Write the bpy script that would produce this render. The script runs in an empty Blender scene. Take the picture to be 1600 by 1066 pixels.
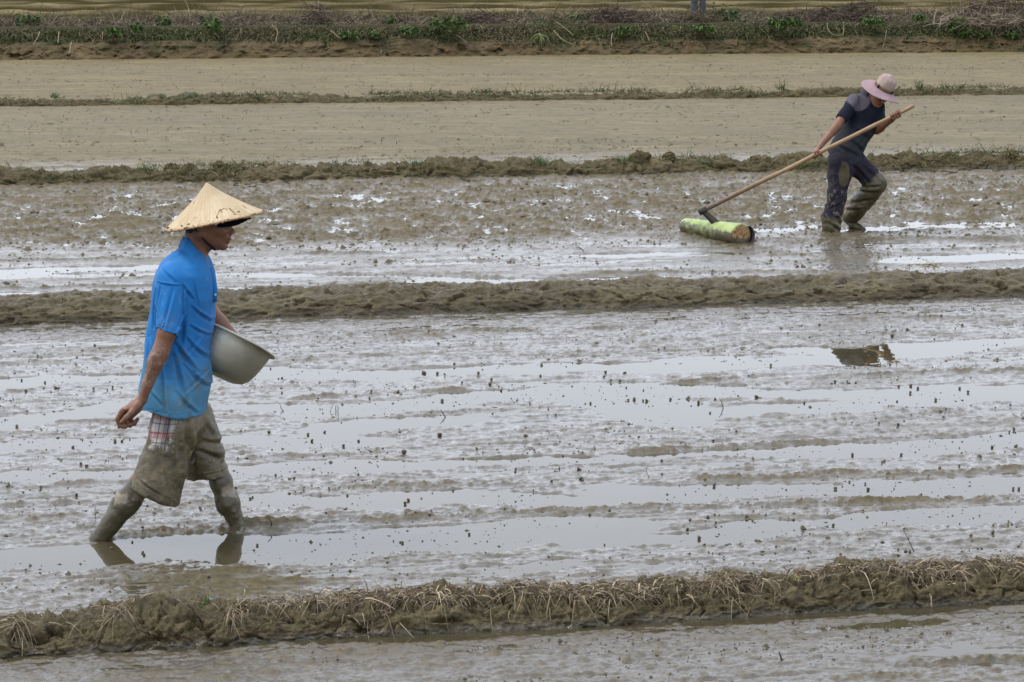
import bpy, math, random
import numpy as np
from mathutils import Vector, Matrix

random.seed(7)
RNG = np.random.default_rng(11)
S = bpy.context.scene

# ------------------------------------------------------------------ camera, sky, sun, exposure
FPX = 3778.0                      # focal length in pixels of the 1600 px wide photograph
PITCH = math.atan(613 / FPX)
CAM = np.array([0.0, 0.0, 2.37])
cam_d = bpy.data.cameras.new('camera')
cam = bpy.data.objects.new('camera', cam_d)
S.collection.objects.link(cam)
cam_d.sensor_width = 36.0
cam_d.lens = 36.0 * FPX / 1600.0
cam_d.clip_start = 0.1
cam_d.clip_end = 6000
cam.location = CAM
cam.rotation_euler = (math.pi / 2 - PITCH, 0, 0)
S.camera = cam

SUN_EL, SUN_AZ = 60.0, 278.0      # azimuth clockwise from +Y: high and to the left
world = bpy.data.worlds.new('World')
S.world = world
world.use_nodes = True
wn, wl = world.node_tree.nodes, world.node_tree.links
wn.clear()
w_out = wn.new('ShaderNodeOutputWorld')
w_bg = wn.new('ShaderNodeBackground')
w_sky = wn.new('ShaderNodeTexSky')
w_sky.sky_type = 'NISHITA'
w_sky.sun_disc = False
w_sky.sun_elevation = math.radians(SUN_EL)
w_sky.sun_rotation = math.radians(SUN_AZ)
w_sky.air_density = 1.0
w_sky.dust_density = 3.0
w_sky.ozone_density = 1.0
# thin overcast: an even milky layer with soft cloud structure over the clear sky
w_tc = wn.new('ShaderNodeTexCoord')
w_map = wn.new('ShaderNodeMapping')
w_map.inputs['Scale'].default_value = (1.0, 1.0, 3.0)
w_noise = wn.new('ShaderNodeTexNoise')
w_noise.inputs['Scale'].default_value = 2.2
w_noise.inputs['Detail'].default_value = 5
w_ramp = wn.new('ShaderNodeValToRGB')
w_ramp.color_ramp.elements[0].position = 0.3
w_ramp.color_ramp.elements[0].color = (11.6, 12.4, 14.2, 1)
w_ramp.color_ramp.elements[1].position = 0.72
w_ramp.color_ramp.elements[1].color = (15.0, 15.4, 16.8, 1)
w_mix = wn.new('ShaderNodeMix')
w_mix.data_type = 'RGBA'
w_mix.inputs[0].default_value = 0.62
wl.new(w_tc.outputs['Generated'], w_map.inputs[0])
wl.new(w_map.outputs[0], w_noise.inputs['Vector'])
wl.new(w_noise.outputs[0], w_ramp.inputs[0])
wl.new(w_sky.outputs[0], w_mix.inputs[6])
wl.new(w_ramp.outputs[0], w_mix.inputs[7])
wl.new(w_mix.outputs[2], w_bg.inputs[0])
w_bg.inputs[1].default_value = 0.122
wl.new(w_bg.outputs[0], w_out.inputs[0])

sun_d = bpy.data.lights.new('sun', 'SUN')
sun_d.energy = 1.5
sun_d.angle = math.radians(11)
sun_d.color = (1.0, 0.93, 0.82)
sun = bpy.data.objects.new('sun', sun_d)
S.collection.objects.link(sun)
_a, _e = math.radians(SUN_AZ), math.radians(SUN_EL)
to_sun = Vector((math.sin(_a) * math.cos(_e), math.cos(_a) * math.cos(_e), math.sin(_e)))
sun.rotation_euler = to_sun.to_track_quat('Z', 'Y').to_euler()
sun.location = (0, 0, 30)

S.view_settings.view_transform = 'Standard'
S.view_settings.look = 'None'
S.view_settings.exposure = 0.32
S.view_settings.gamma = 1.0
S.view_settings.use_curve_mapping = False
S.render.engine = 'CYCLES'
S.cycles.max_bounces = 6
S.cycles.transparent_max_bounces = 16
S.cycles.caustics_reflective = False
S.cycles.caustics_refractive = False

# ------------------------------------------------------------------ helpers: camera geometry (metres from the photograph)
CP, SP = math.cos(PITCH), math.sin(PITCH)


def at(px, py, Y):
    """point of the photograph's pixel (px, py) on the upright plane at distance Y"""
    dx, dz = (px - 800) / FPX, (533 - py) / FPX
    t = Y / (CP + dz * SP)
    return np.array([dx * t, Y, CAM[2] + (dz * CP - SP) * t])


def ground(px, py, z=0.0):
    dx, dz = (px - 800) / FPX, (533 - py) / FPX
    t = (z - CAM[2]) / (dz * CP - SP)
    return np.array([dx * t, t * (CP + dz * SP), z])


def ydist(py, z=0.0):
    return ground(800, py, z)[1]


SL = 0.19                         # the rows of the field run slightly away to the right


def vrow(X, Y):
    return Y - SL * X


# ------------------------------------------------------------------ helpers: noise
_r = np.random.default_rng(5)
PERM = _r.permutation(256).astype(np.int32)
PERM = np.concatenate([PERM, PERM, PERM])
ANG = _r.random(256) * 2 * np.pi
GX, GY = np.cos(ANG).astype(np.float32), np.sin(ANG).astype(np.float32)
VAL = _r.random(256).astype(np.float32) * 2 - 1


def pn(x, y, seed=0):
    x = np.asarray(x, np.float32) + seed * 17.31
    y = np.asarray(y, np.float32) + seed * 7.77
    xi = np.floor(x).astype(np.int32)
    yi = np.floor(y).astype(np.int32)
    xf, yf = x - xi, y - yi
    xi &= 255
    yi &= 255
    u = xf * xf * xf * (xf * (xf * 6 - 15) + 10)
    v = yf * yf * yf * (yf * (yf * 6 - 15) + 10)

    def g(ix, iy, fx, fy):
        h = PERM[PERM[ix] + iy]
        return GX[h] * fx + GY[h] * fy
    a = g(xi, yi, xf, yf)
    b = g(xi + 1, yi, xf - 1, yf)
    c = g(xi, yi + 1, xf, yf - 1)
    d = g(xi + 1, yi + 1, xf - 1, yf - 1)
    return ((a + u * (b - a)) * (1 - v) + (c + u * (d - c)) * v) * 1.5


def fbm(x, y, o=3, seed=0, gain=0.5):
    s, a, f, n = 0, 1.0, 1.0, 0
    for i in range(o):
        s = s + a * pn(x * f, y * f, seed + i * 3)
        n += a
        a *= gain
        f *= 2.03
    return s / n


def ridged(x, y, o=3, seed=0):
    s, a, f, n = 0, 1.0, 1.0, 0
    for i in range(o):
        s = s + a * (1 - np.abs(pn(x * f, y * f, seed + i * 5)) * 2)
        n += a
        a *= 0.5
        f *= 2.1
    return s / n


def vn3(p, f, seed=0):
    """value noise in 3D, p (n,3)"""
    q = p * f + seed * 13.7
    i = np.floor(q).astype(np.int32)
    t = (q - i).astype(np.float32)
    t = t * t * (3 - 2 * t)
    i &= 255
    X, Y, Z = i[:, 0], i[:, 1], i[:, 2]

    def h(a, b, c):
        return VAL[PERM[PERM[PERM[(X + a)] + Y + b] + Z + c]]
    c00 = h(0, 0, 0) * (1 - t[:, 0]) + h(1, 0, 0) * t[:, 0]
    c10 = h(0, 1, 0) * (1 - t[:, 0]) + h(1, 1, 0) * t[:, 0]
    c01 = h(0, 0, 1) * (1 - t[:, 0]) + h(1, 0, 1) * t[:, 0]
    c11 = h(0, 1, 1) * (1 - t[:, 0]) + h(1, 1, 1) * t[:, 0]
    c0 = c00 * (1 - t[:, 1]) + c10 * t[:, 1]
    c1 = c01 * (1 - t[:, 1]) + c11 * t[:, 1]
    return c0 * (1 - t[:, 2]) + c1 * t[:, 2]


def worley(x, y, seed=0):
    """distance to nearest and to second nearest jittered point, and a value per cell"""
    x = np.asarray(x, np.float32)
    y = np.asarray(y, np.float32)
    xi = np.floor(x).astype(np.int32)
    yi = np.floor(y).astype(np.int32)
    d1 = np.full(x.shape, 9.0, np.float32)
    d2 = np.full(x.shape, 9.0, np.float32)
    cid = np.zeros(x.shape, np.float32)
    for a in (-1, 0, 1):
        for b in (-1, 0, 1):
            cx, cy = xi + a, yi + b
            h = PERM[PERM[(cx + seed * 31) & 255] + (cy & 255)]
            jx = VAL[h] * 0.5 + 0.5
            jy = VAL[PERM[h + 7]] * 0.5 + 0.5
            dd = np.hypot(cx + jx - x, cy + jy - y)
            near = dd < d1
            d2 = np.where(near, d1, np.minimum(d2, dd))
            cid = np.where(near, VAL[PERM[h + 91]] * 0.5 + 0.5, cid)
            d1 = np.where(near, dd, d1)
    return d1, d2, cid


def sstep(a, b, x):
    t = np.clip((x - a) / (b - a), 0, 1)
    return t * t * (3 - 2 * t)


# ------------------------------------------------------------------ helpers: objects
def link(o, parent=None):
    S.collection.objects.link(o)
    if parent is not None:
        o.parent = parent
    return o


def tag(o, label=None, cat=None, group=None, kind=None):
    if label:
        o['label'] = label
    if cat:
        o['category'] = cat
    if group:
        o['group'] = group
    if kind:
        o['kind'] = kind
    return o


def empty(name, loc):
    o = bpy.data.objects.new(name, None)
    o.location = loc
    o.empty_display_size = 0.1
    return link(o)


def mesh_obj(name, V, F, mat, parent=None, smooth=True, attrs=None, origin=(0, 0, 0), cols=None):
    """V (n,3), F (m,4) or (m,3) arrays or a list of faces; origin is subtracted from V"""
    me = bpy.data.meshes.new(name)
    V = np.asarray(V, np.float32) - np.asarray(origin, np.float32)
    if isinstance(F, np.ndarray):
        n, k = F.shape
        me.vertices.add(len(V))
        me.vertices.foreach_set('co', V.ravel())
        me.loops.add(n * k)
        me.loops.foreach_set('vertex_index', F.astype(np.int32).ravel())
        me.polygons.add(n)
        me.polygons.foreach_set('loop_start', np.arange(0, n * k, k, dtype=np.int32))
        me.update(calc_edges=True)
    else:
        me.from_pydata(V.tolist(), [], F)
        me.update()
    me.validate()
    if smooth:
        me.polygons.foreach_set('use_smooth', np.ones(len(me.polygons), bool))
    if attrs:
        for k_, a in attrs.items():
            at_ = me.attributes.new(k_, 'FLOAT', 'POINT')
            at_.data.foreach_set('value', np.asarray(a, np.float32))
    if cols is not None:
        ca = me.attributes.new('tint', 'FLOAT_COLOR', 'POINT')
        c4 = np.ones((len(V), 4), np.float32)
        c4[:, :3] = cols
        ca.data.foreach_set('color', c4.ravel())
    if mat is not None:
        me.materials.append(mat)
    o = bpy.data.objects.new(name, me)
    if parent is None:
        o.location = origin
    return link(o, parent)


def grid_faces(nr, nc, wrap=False):
    r = np.arange(nr - 1)[:, None]
    c = np.arange(nc if wrap else nc - 1)[None, :]
    c2 = (c + 1) % nc
    a = r * nc + c
    b = r * nc + c2
    return np.stack([a, b, b + nc, a + nc], -1).reshape(-1, 4)


def merge(parts):
    """join (V, F) pairs of quads"""
    Vs, Fs, n = [], [], 0
    for V, F in parts:
        Vs.append(V)
        Fs.append(F + n)
        n += len(V)
    return np.concatenate(Vs), np.concatenate(Fs)


def tube(pts, rad, seg=8, caps=True):
    """tube along points with a radius per point; quads, closed by collapsed end rings"""
    pts = np.asarray(pts, float)
    rad = np.broadcast_to(np.asarray(rad, float), (len(pts),)).copy()
    if caps:
        pts = np.concatenate([pts[:1], pts, pts[-1:]])
        rad = np.concatenate([[1e-4], rad, [1e-4]])
    tan = np.gradient(pts, axis=0)
    if caps:
        tan[0], tan[-1] = tan[2] if len(tan) > 3 else tan[1], tan[-3] if len(tan) > 3 else tan[-2]
        tan[1], tan[-2] = tan[0], tan[-1]
    tan /= np.linalg.norm(tan, axis=1)[:, None] + 1e-12
    up = np.array([0.13, 0.2, 0.97])
    a = np.cross(tan, up)
    bad = np.linalg.norm(a, axis=1) < 0.1
    a[bad] = np.cross(tan[bad], [1, 0, 0])
    a /= np.linalg.norm(a, axis=1)[:, None]
    b = np.cross(tan, a)
    th = np.linspace(0, 2 * np.pi, seg, endpoint=False)
    V = pts[:, None] + rad[:, None, None] * (np.cos(th)[None, :, None] * a[:, None] + np.sin(th)[None, :, None] * b[:, None])
    return V.reshape(-1, 3), grid_faces(len(pts), seg, True)


def frame_of(axis):
    w = np.asarray(axis, float)
    w = w / np.linalg.norm(w)
    u = np.cross([0, 1, 0.01], w)
    u /= np.linalg.norm(u)
    return u, np.cross(w, u), w


def lathe(prof, center, axis, seg=96, fn=None):
    """prof: list of (radius, height); closed surface of revolution about axis. fn(r, h, th) may vary them"""
    u, v, w = frame_of(axis)
    th = np.linspace(0, 2 * np.pi, seg, endpoint=False)
    P = np.asarray(prof, float)
    R = np.repeat(P[:, :1], seg, 1)
    Hh = np.repeat(P[:, 1:2], seg, 1)
    T = np.repeat(th[None], len(P), 0)
    if fn is not None:
        R, Hh = fn(R, Hh, T)
    V = np.asarray(center) + R[..., None] * (np.cos(T)[..., None] * u + np.sin(T)[..., None] * v) + Hh[..., None] * w
    return V.reshape(-1, 3), grid_faces(len(P), seg, True)


# ------------------------------------------------------------------ helpers: shaping figures as one continuous surface
class Vol:
    def __init__(s, lo, hi, h):
        s.h = h
        s.lo = np.asarray(lo, float)
        n = np.ceil((np.asarray(hi) - s.lo) / h).astype(int) + 1
        s.n = n
        s.f = np.full(n, 0.08, np.float32)

    def box(s, pts, pad):
        pts = np.atleast_2d(pts)
        a = np.floor((pts.min(0) - pad - s.lo) / s.h).astype(int)
        b = np.ceil((pts.max(0) + pad - s.lo) / s.h).astype(int) + 1
        a = np.clip(a, 0, s.n)
        b = np.clip(b, 0, s.n)
        sl = tuple(slice(a[i], b[i]) for i in range(3))
        g = [s.lo[i] + np.arange(a[i], b[i]) * s.h for i in range(3)]
        P = np.stack(np.meshgrid(*g, indexing='ij'), -1).astype(np.float32)
        return sl, P

    def _put(s, sl, d, k, sub=False):
        f = s.f[sl]
        if sub:
            d = -d
            if k > 0:
                h = np.clip(0.5 - 0.5 * (f - d) / k, 0, 1)
                s.f[sl] = f * (1 - h) + d * h + k * h * (1 - h)
            else:
                s.f[sl] = np.maximum(f, d)
        elif k > 0:
            h = np.clip(0.5 + 0.5 * (d - f) / k, 0, 1)
            s.f[sl] = d * (1 - h) + f * h - k * h * (1 - h)
        else:
            s.f[sl] = np.minimum(f, d)

    @staticmethod
    def d_cone(P, a, b, ra, rb, sq=None):
        a = np.asarray(a, np.float32)
        b = np.asarray(b, np.float32)
        ab = b - a
        t = np.clip(((P - a) @ ab) / (ab @ ab + 1e-9), 0, 1)
        q = P - (a + t[..., None] * ab)
        r = ra + (rb - ra) * t
        if sq is not None:                      # sq = (direction, factor): flatten or widen along a direction
            n = np.asarray(sq[0], np.float32)
            n = n / np.linalg.norm(n)
            c = q @ n
            q = q + (c * (1.0 / sq[1] - 1.0))[..., None] * n
        return np.sqrt((q * q).sum(-1)) - r

    def cone(s, a, b, ra, rb, k=0.01, sq=None, sub=False, cuts=()):
        m = max(ra, rb) * max(1, sq[1] if sq is not None else 1)
        sl, P = s.box([a, b], m + max(k, 0.004) + 0.012)
        if P.size == 0:
            return
        d = s.d_cone(P, a, b, ra, rb, sq)
        for (p, n) in cuts:
            n = np.asarray(n, np.float32)
            n = n / np.linalg.norm(n)
            d = np.maximum(d, (P - np.asarray(p, np.float32)) @ n)
        s._put(sl, d, k, sub)

    def ell(s, c, r, k=0.01, R=None, sub=False):
        c = np.asarray(c, np.float32)
        sl, P = s.box([c], max(r) + max(k, 0.004) + 0.012)
        if P.size == 0:
            return
        q = P - c
        if R is not None:                       # rows of R are the ellipsoid's axes
            q = q @ np.asarray(R, np.float32).T
        r = np.asarray(r, np.float32)
        k0 = np.sqrt(((q / r) ** 2).sum(-1))
        k1 = np.sqrt(((q / (r * r)) ** 2).sum(-1)) + 1e-9
        s._put(sl, k0 * (k0 - 1) / k1, k, sub)

    def chain(s, pts, rad, k=0.006, sq=None):
        for i in range(len(pts) - 1):
            s.cone(pts[i], pts[i + 1], rad[i], rad[i + 1], k, sq)

    def rings(s, R, cy, k=0.01, p=2.3):
        """stack of oval rings, rows (z, x_left, x_right, half_depth, y_shift), z descending"""
        R = np.asarray(R, float)[::-1]
        lo = [R[:, 1].min() - .01, cy - R[:, 3].max() - .05, R[0, 0] - .01]
        hi = [R[:, 2].max() + .01, cy + R[:, 3].max() + .05, R[-1, 0] + .01]
        sl, P = s.box([lo, hi], 0.02)
        z = P[0, 0, :, 2]
        xl, xr, hd, ys = (np.interp(z, R[:, 0], R[:, i]) for i in (1, 2, 3, 4))
        cx, a = (xl + xr) / 2, (xr - xl) / 2
        e = (np.abs((P[..., 0] - cx) / a) ** p + np.abs((P[..., 1] - cy - ys) / hd) ** p) ** (1 / p)
        d = (e - 1) * np.minimum(a, hd)
        d = np.maximum(d, np.maximum(z - R[-1, 0], R[0, 0] - z))
        s._put(sl, d.astype(np.float32), k)

    def cut(s, p, n):
        P = np.stack(np.meshgrid(*[s.lo[i] + np.arange(s.n[i]) * s.h for i in range(3)], indexing='ij'), -1)
        n = np.asarray(n, float)
        n = n / np.linalg.norm(n)
        s.f = np.maximum(s.f, ((P - p) @ n).astype(np.float32))

    def mesh(s, relax=1):
        f = s.f
        f[0], f[-1], f[:, 0], f[:, -1], f[:, :, 0], f[:, :, -1] = .05, .05, .05, .05, .05, .05
        ins = f < 0
        nx, ny, nz = f.shape
        c = np.zeros((nx - 1, ny - 1, nz - 1), np.int8)
        for a in (0, 1):
            for b in (0, 1):
                for d in (0, 1):
                    c += ins[a:nx - 1 + a, b:ny - 1 + b, d:nz - 1 + d]
        act = (c > 0) & (c < 8)
        idx = np.full(act.shape, -1, np.int64)
        ci = np.argwhere(act)
        idx[act] = np.arange(len(ci))
        acc = np.zeros((len(ci), 3))
        cnt = np.zeros(len(ci))
        cor = [(a, b, d) for a in (0, 1) for b in (0, 1) for d in (0, 1)]
        for p in cor:
            for ax in range(3):
                if p[ax]:
                    continue
                q = list(p)
                q[ax] = 1
                fp = f[ci[:, 0] + p[0], ci[:, 1] + p[1], ci[:, 2] + p[2]]
                fq = f[ci[:, 0] + q[0], ci[:, 1] + q[1], ci[:, 2] + q[2]]
                m = (fp < 0) != (fq < 0)
                t = np.where(m, fp / (fp - fq + 1e-12), 0)
                pt = np.repeat(np.array([p], float), len(ci), 0)
                pt[:, ax] += t
                acc[m] += pt[m]
                cnt[m] += 1
        V = s.lo + (ci + acc / cnt[:, None]) * s.h
        Fs = []
        for ax in range(3):
            o1, o2 = [i for i in range(3) if i != ax]
            sa = [slice(1, -1)] * 3
            sb = [slice(1, -1)] * 3
            sa[ax], sb[ax] = slice(0, -1), slice(1, None)
            A, B = ins[tuple(sa)], ins[tuple(sb)]
            e = np.argwhere(A != B)
            flip = A[A != B]
            off = np.ones(3, int)
            off[ax] = 0
            e = e + off

            def cell(d1, d2):
                q = e.copy()
                q[:, o1] -= d1
                q[:, o2] -= d2
                return idx[q[:, 0], q[:, 1], q[:, 2]]
            Q = np.stack([cell(1, 1), cell(0, 1), cell(0, 0), cell(1, 0)], 1)
            if ax == 1:
                flip = ~flip
            Q[~flip] = Q[~flip][:, ::-1]
            Fs.append(Q)
        F = np.concatenate(Fs)
        F = F[(F >= 0).all(1)]
        for _ in range(relax):
            V = smooth(V, F, 0.5)
        return V, F


def smooth(V, F, w=0.5):
    acc = np.zeros_like(V)
    cnt = np.zeros(len(V))
    for i in range(4):
        a, b = F[:, i], F[:, (i + 1) % 4]
        for k in range(3):
            acc[:, k] += np.bincount(a, V[b, k], len(V)) + np.bincount(b, V[a, k], len(V))
        cnt += np.bincount(a, minlength=len(V)) + np.bincount(b, minlength=len(V))
    return V * (1 - w) + w * acc / np.maximum(cnt, 1)[:, None]


def normals(V, F):
    n = np.cross(V[F[:, 2]] - V[F[:, 0]], V[F[:, 3]] - V[F[:, 1]])
    N = np.zeros_like(V)
    for i in range(4):
        for k in range(3):
            N[:, k] += np.bincount(F[:, i], n[:, k], len(V))
    return N / (np.linalg.norm(N, axis=1)[:, None] + 1e-12)


# ------------------------------------------------------------------ helpers: materials
def mat(name):
    m = bpy.data.materials.new(name)
    m.use_nodes = True
    nt = m.node_tree
    b = nt.nodes['Principled BSDF']
    return m, nt, b


def N(nt, typ, **kw):
    n = nt.nodes.new(typ)
    for k, v in kw.items():
        if k.startswith('in_'):
            n.inputs[int(k[3:])].default_value = v
        else:
            setattr(n, k, v)
    return n


def L(nt, a, b):
    nt.links.new(a, b)


def ramp(nt, src, stops, interp='LINEAR'):
    n = nt.nodes.new('ShaderNodeValToRGB')
    cr = n.color_ramp
    cr.interpolation = interp
    while len(cr.elements) > 1:
        cr.elements.remove(cr.elements[-1])
    cr.elements[0].position = stops[0][0]
    cr.elements[0].color = tuple(stops[0][1]) + (1,) if not np.isscalar(stops[0][1]) else (stops[0][1],) * 3 + (1,)
    for p, c in stops[1:]:
        e = cr.elements.new(p)
        e.color = (c,) * 3 + (1,) if np.isscalar(c) else tuple(c) + (1,)
    if src is not None:
        L(nt, src, n.inputs[0])
    return n.outputs[0]


ALB = 0.66                        # the picture is exposed for the shade of the mud: true albedos are this much lower than first guesses


def mixc(nt, fac, a, b, blend='MIX'):
    n = nt.nodes.new('ShaderNodeMix')
    n.data_type = 'RGBA'
    n.blend_type = blend
    for s_, v in ((0, fac), (6, a), (7, b)):
        if isinstance(v, bpy.types.NodeSocket):
            L(nt, v, n.inputs[s_])
        else:
            n.inputs[s_].default_value = v if s_ == 0 else tuple(c_ * ALB for c_ in v) + (1,)
    return n.outputs[2]


def math_(nt, op, a, b=0.0, clamp=False):
    n = nt.nodes.new('ShaderNodeMath')
    n.operation = op
    n.use_clamp = clamp
    for i, v in enumerate((a, b)):
        if isinstance(v, bpy.types.NodeSocket):
            L(nt, v, n.inputs[i])
        else:
            n.inputs[i].default_value = v
    return n.outputs[0]


def coords(nt, kind='Object', scale=(1, 1, 1), rot=(0, 0, 0)):
    tc = nt.nodes.new('ShaderNodeTexCoord')
    mp = nt.nodes.new('ShaderNodeMapping')
    mp.inputs['Scale'].default_value = scale
    mp.inputs['Rotation'].default_value = rot
    L(nt, tc.outputs[kind], mp.inputs[0])
    return mp.outputs[0]


def noise(nt, vec, scale, detail=4, rough=0.55, dist=0.0):
    n = nt.nodes.new('ShaderNodeTexNoise')
    n.inputs['Scale'].default_value = scale
    n.inputs['Detail'].default_value = detail
    n.inputs['Roughness'].default_value = rough
    n.inputs['Distortion'].default_value = dist
    L(nt, vec, n.inputs['Vector'])
    return n.outputs[0]


def bump(nt, b, h, strength, dist, prev=None):
    n = nt.nodes.new('ShaderNodeBump')
    n.inputs['Strength'].default_value = strength
    n.inputs['Distance'].default_value = dist
    L(nt, h, n.inputs['Height'])
    if prev is not None:
        L(nt, prev, n.inputs['Normal'])
    if b is not None:
        L(nt, n.outputs[0], b.inputs['Normal'])
    return n.outputs[0]


def attr(nt, name):
    n = nt.nodes.new('ShaderNodeAttribute')
    n.attribute_name = name
    return n


def sepz(nt, vec, i=2):
    n = nt.nodes.new('ShaderNodeSeparateXYZ')
    L(nt, vec, n.inputs[0])
    return n.outputs[i]


# field mud: attribute 'dry' 0 wet .. 1 dry tan, 'wet' = film of water on the surface
def make_mud(name, c_lo, c_hi, dry_col, fine=90.0, bmp=0.6, bd=.012):
    m, nt, b = mat(name)
    v = coords(nt)
    n1 = noise(nt, v, 2.3, 5)
    n2 = noise(nt, v, 23.0, 5, 0.6)
    n3 = noise(nt, v, fine, 4, 0.65)
    base = mixc(nt, ramp(nt, n2, [(.32, 0), (.68, 1)]), c_lo, c_hi)
    base = mixc(nt, math_(nt, 'MULTIPLY', ramp(nt, n1, [(.4, 0), (.7, 1)]), 0.35), base, [c * .72 for c in c_hi])
    d = attr(nt, 'dry')
    vs = coords(nt, scale=(.22, 1, 1), rot=(0, 0, -math.atan(SL)))
    s1 = noise(nt, vs, 3.2, 6, .62)
    s2 = noise(nt, coords(nt, scale=(.45, 1, 1), rot=(0, 0, -math.atan(SL))), 9.0, 5, .62)
    dn0 = mixc(nt, ramp(nt, noise(nt, coords(nt, scale=(.3, 1, 1), rot=(0, 0, -math.atan(SL))), 1.1, 5, .6), [(.38, 0), (.62, 1)]), [c * .78 for c in dry_col], [c * 1.08 for c in dry_col])
    dn = mixc(nt, ramp(nt, s1, [(.34, 0), (.66, 1)]), [c * .55 for c in dry_col], dn0)
    ln_ = noise(nt, coords(nt, scale=(.045, 1, 1), rot=(0, 0, -math.atan(SL))), 4.2, 5, .7)
    dn = mixc(nt, math_(nt, 'MULTIPLY', ramp(nt, ln_, [(.48, 0), (.58, 1)]), .65), dn, [c * .50 for c in dry_col])
    dn = mixc(nt, math_(nt, 'MULTIPLY', ramp(nt, s2, [(.50, 0), (.62, 1)]), .8), dn, [dry_col[0] * .40, dry_col[1] * .40, dry_col[2] * .36])
    dn = mixc(nt, math_(nt, 'MULTIPLY', ramp(nt, noise(nt, vs, 6.5, 4), [(.60, 0), (.70, 1)]), .5), dn, [min(1, c * 1.35) for c in dry_col])
    base = mixc(nt, d.outputs['Fac'], base, dn)
    g = attr(nt, 'green')
    base = mixc(nt, g.outputs['Fac'], base, (.075, .085, .035))
    w = attr(nt, 'wet')
    base = mixc(nt, math_(nt, 'MULTIPLY', w.outputs['Fac'], .40), base, (.030, .024, .012))      # soaked mud is darker
    L(nt, base, b.inputs['Base Color'])
    rr = math_(nt, 'ADD', ramp(nt, w.outputs['Fac'], [(0, .62), (1, .20)]), math_(nt, 'MULTIPLY', math_(nt, 'SUBTRACT', n3, .5), .22))
    L(nt, rr, b.inputs['Roughness'])
    L(nt, ramp(nt, w.outputs['Fac'], [(0, .10), (.25, .2), (1, .5)]), b.inputs['Specular IOR Level'])
    h = math_(nt, 'ADD', math_(nt, 'MULTIPLY', n2, .8), math_(nt, 'MULTIPLY', n3, .35))
    bump(nt, b, h, bmp, bd)
    # film of water lying on the wet mud
    L(nt, math_(nt, 'MULTIPLY', w.outputs['Fac'], ramp(nt, n2, [(.30, 1), (.62, .35)])), b.inputs['Coat Weight'])
    b.inputs['Coat Roughness'].default_value = .15
    b.inputs['Coat IOR'].default_value = 1.42
    cn = bump(nt, None, h, .22, .006)
    L(nt, cn, b.inputs['Coat Normal'])
    return m


M_MUD = make_mud('field_mud', (.082, .063, .030), (.190, .150, .074), (.31, .245, .110), bmp=.9)
M_BUND = make_mud('bund_mud', (.052, .040, .017), (.165, .132, .064), (.265, .215, .110), fine=55, bmp=1.0, bd=.028)
M_BANK = make_mud('bank_earth', (.045, .034, .015), (.155, .112, .050), (.25, .18, .082), fine=22, bmp=1.0, bd=.05)


def make_water():
    m, nt, b = mat('paddy_water')
    nt.nodes.remove(b)
    out = [n for n in nt.nodes if n.type == 'OUTPUT_MATERIAL'][0]
    v = coords(nt)
    n1 = noise(nt, coords(nt, scale=(.6, 1, 1)), 3.0, 2)
    bp = bump(nt, None, n1, 0.06, 0.01)
    gl = N(nt, 'ShaderNodeBsdfGlossy')
    gl.inputs['Roughness'].default_value = 0.015
    gl.inputs['Color'].default_value = (1, 1, 1, 1)
    L(nt, bp, gl.inputs['Normal'])
    tr = N(nt, 'ShaderNodeBsdfTransparent')
    df = N(nt, 'ShaderNodeBsdfDiffuse')
    df.inputs['Color'].default_value = (.085, .074, .040, 1)      # silt held in the water
    tr.inputs['Color'].default_value = (.82, .80, .66, 1)
    a = N(nt, 'ShaderNodeMixShader')
    a.inputs[0].default_value = 0.55
    L(nt, tr.outputs[0], a.inputs[1])
    L(nt, df.outputs[0], a.inputs[2])
    fr = N(nt, 'ShaderNodeFresnel')
    fr.inputs['IOR'].default_value = 1.40
    L(nt, bp, fr.inputs['Normal'])
    mx = N(nt, 'ShaderNodeMixShader')
    L(nt, fr.outputs[0], mx.inputs[0])
    L(nt, a.outputs[0], mx.inputs[1])
    L(nt, gl.outputs[0], mx.inputs[2])
    L(nt, mx.outputs[0], out.inputs[0])
    return m


M_WATER = make_water()


def plain(name, col, rough=0.7, spec=0.3, var=0.25, scale=20, bmp=0.0, metallic=0.0):
    m, nt, b = mat(name)
    v = coords(nt)
    n = noise(nt, v, scale, 4)
    c = mixc(nt, n, [x * (1 - var) for x in col], [min(1, x * (1 + var)) for x in col])
    L(nt, c, b.inputs['Base Color'])
    b.inputs['Roughness'].default_value = rough
    b.inputs['Specular IOR Level'].default_value = spec
    b.inputs['Metallic'].default_value = metallic
    if bmp:
        bump(nt, b, n, bmp, 0.004)
    return m


def tinted(name, rough=0.75, trans=0.0):
    m, nt, b = mat(name)
    a = attr(nt, 'tint')
    L(nt, a.outputs['Color'], b.inputs['Base Color'])
    b.inputs['Roughness'].default_value = rough
    b.inputs['Specular IOR Level'].default_value = 0.25
    if trans:
        b.inputs['Subsurface Weight'].default_value = 0
    return m


M_TINT = tinted('plant_fibres')

# ------------------------------------------------------------------ the field
B1, B2, B3, B4, BK = ydist(985), ydist(486), ydist(277), ydist(160), ydist(90)
W1, W2, W3, W4 = .40, .72, .80, .85


def bcurve(k, u):
    """gentle wander of a bund's centre line"""
    return 0.05 * pn(u * .45, k * 3.1, 40 + k) + 0.02 * pn(u * 1.7, k * 5.1, 44 + k)


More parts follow.
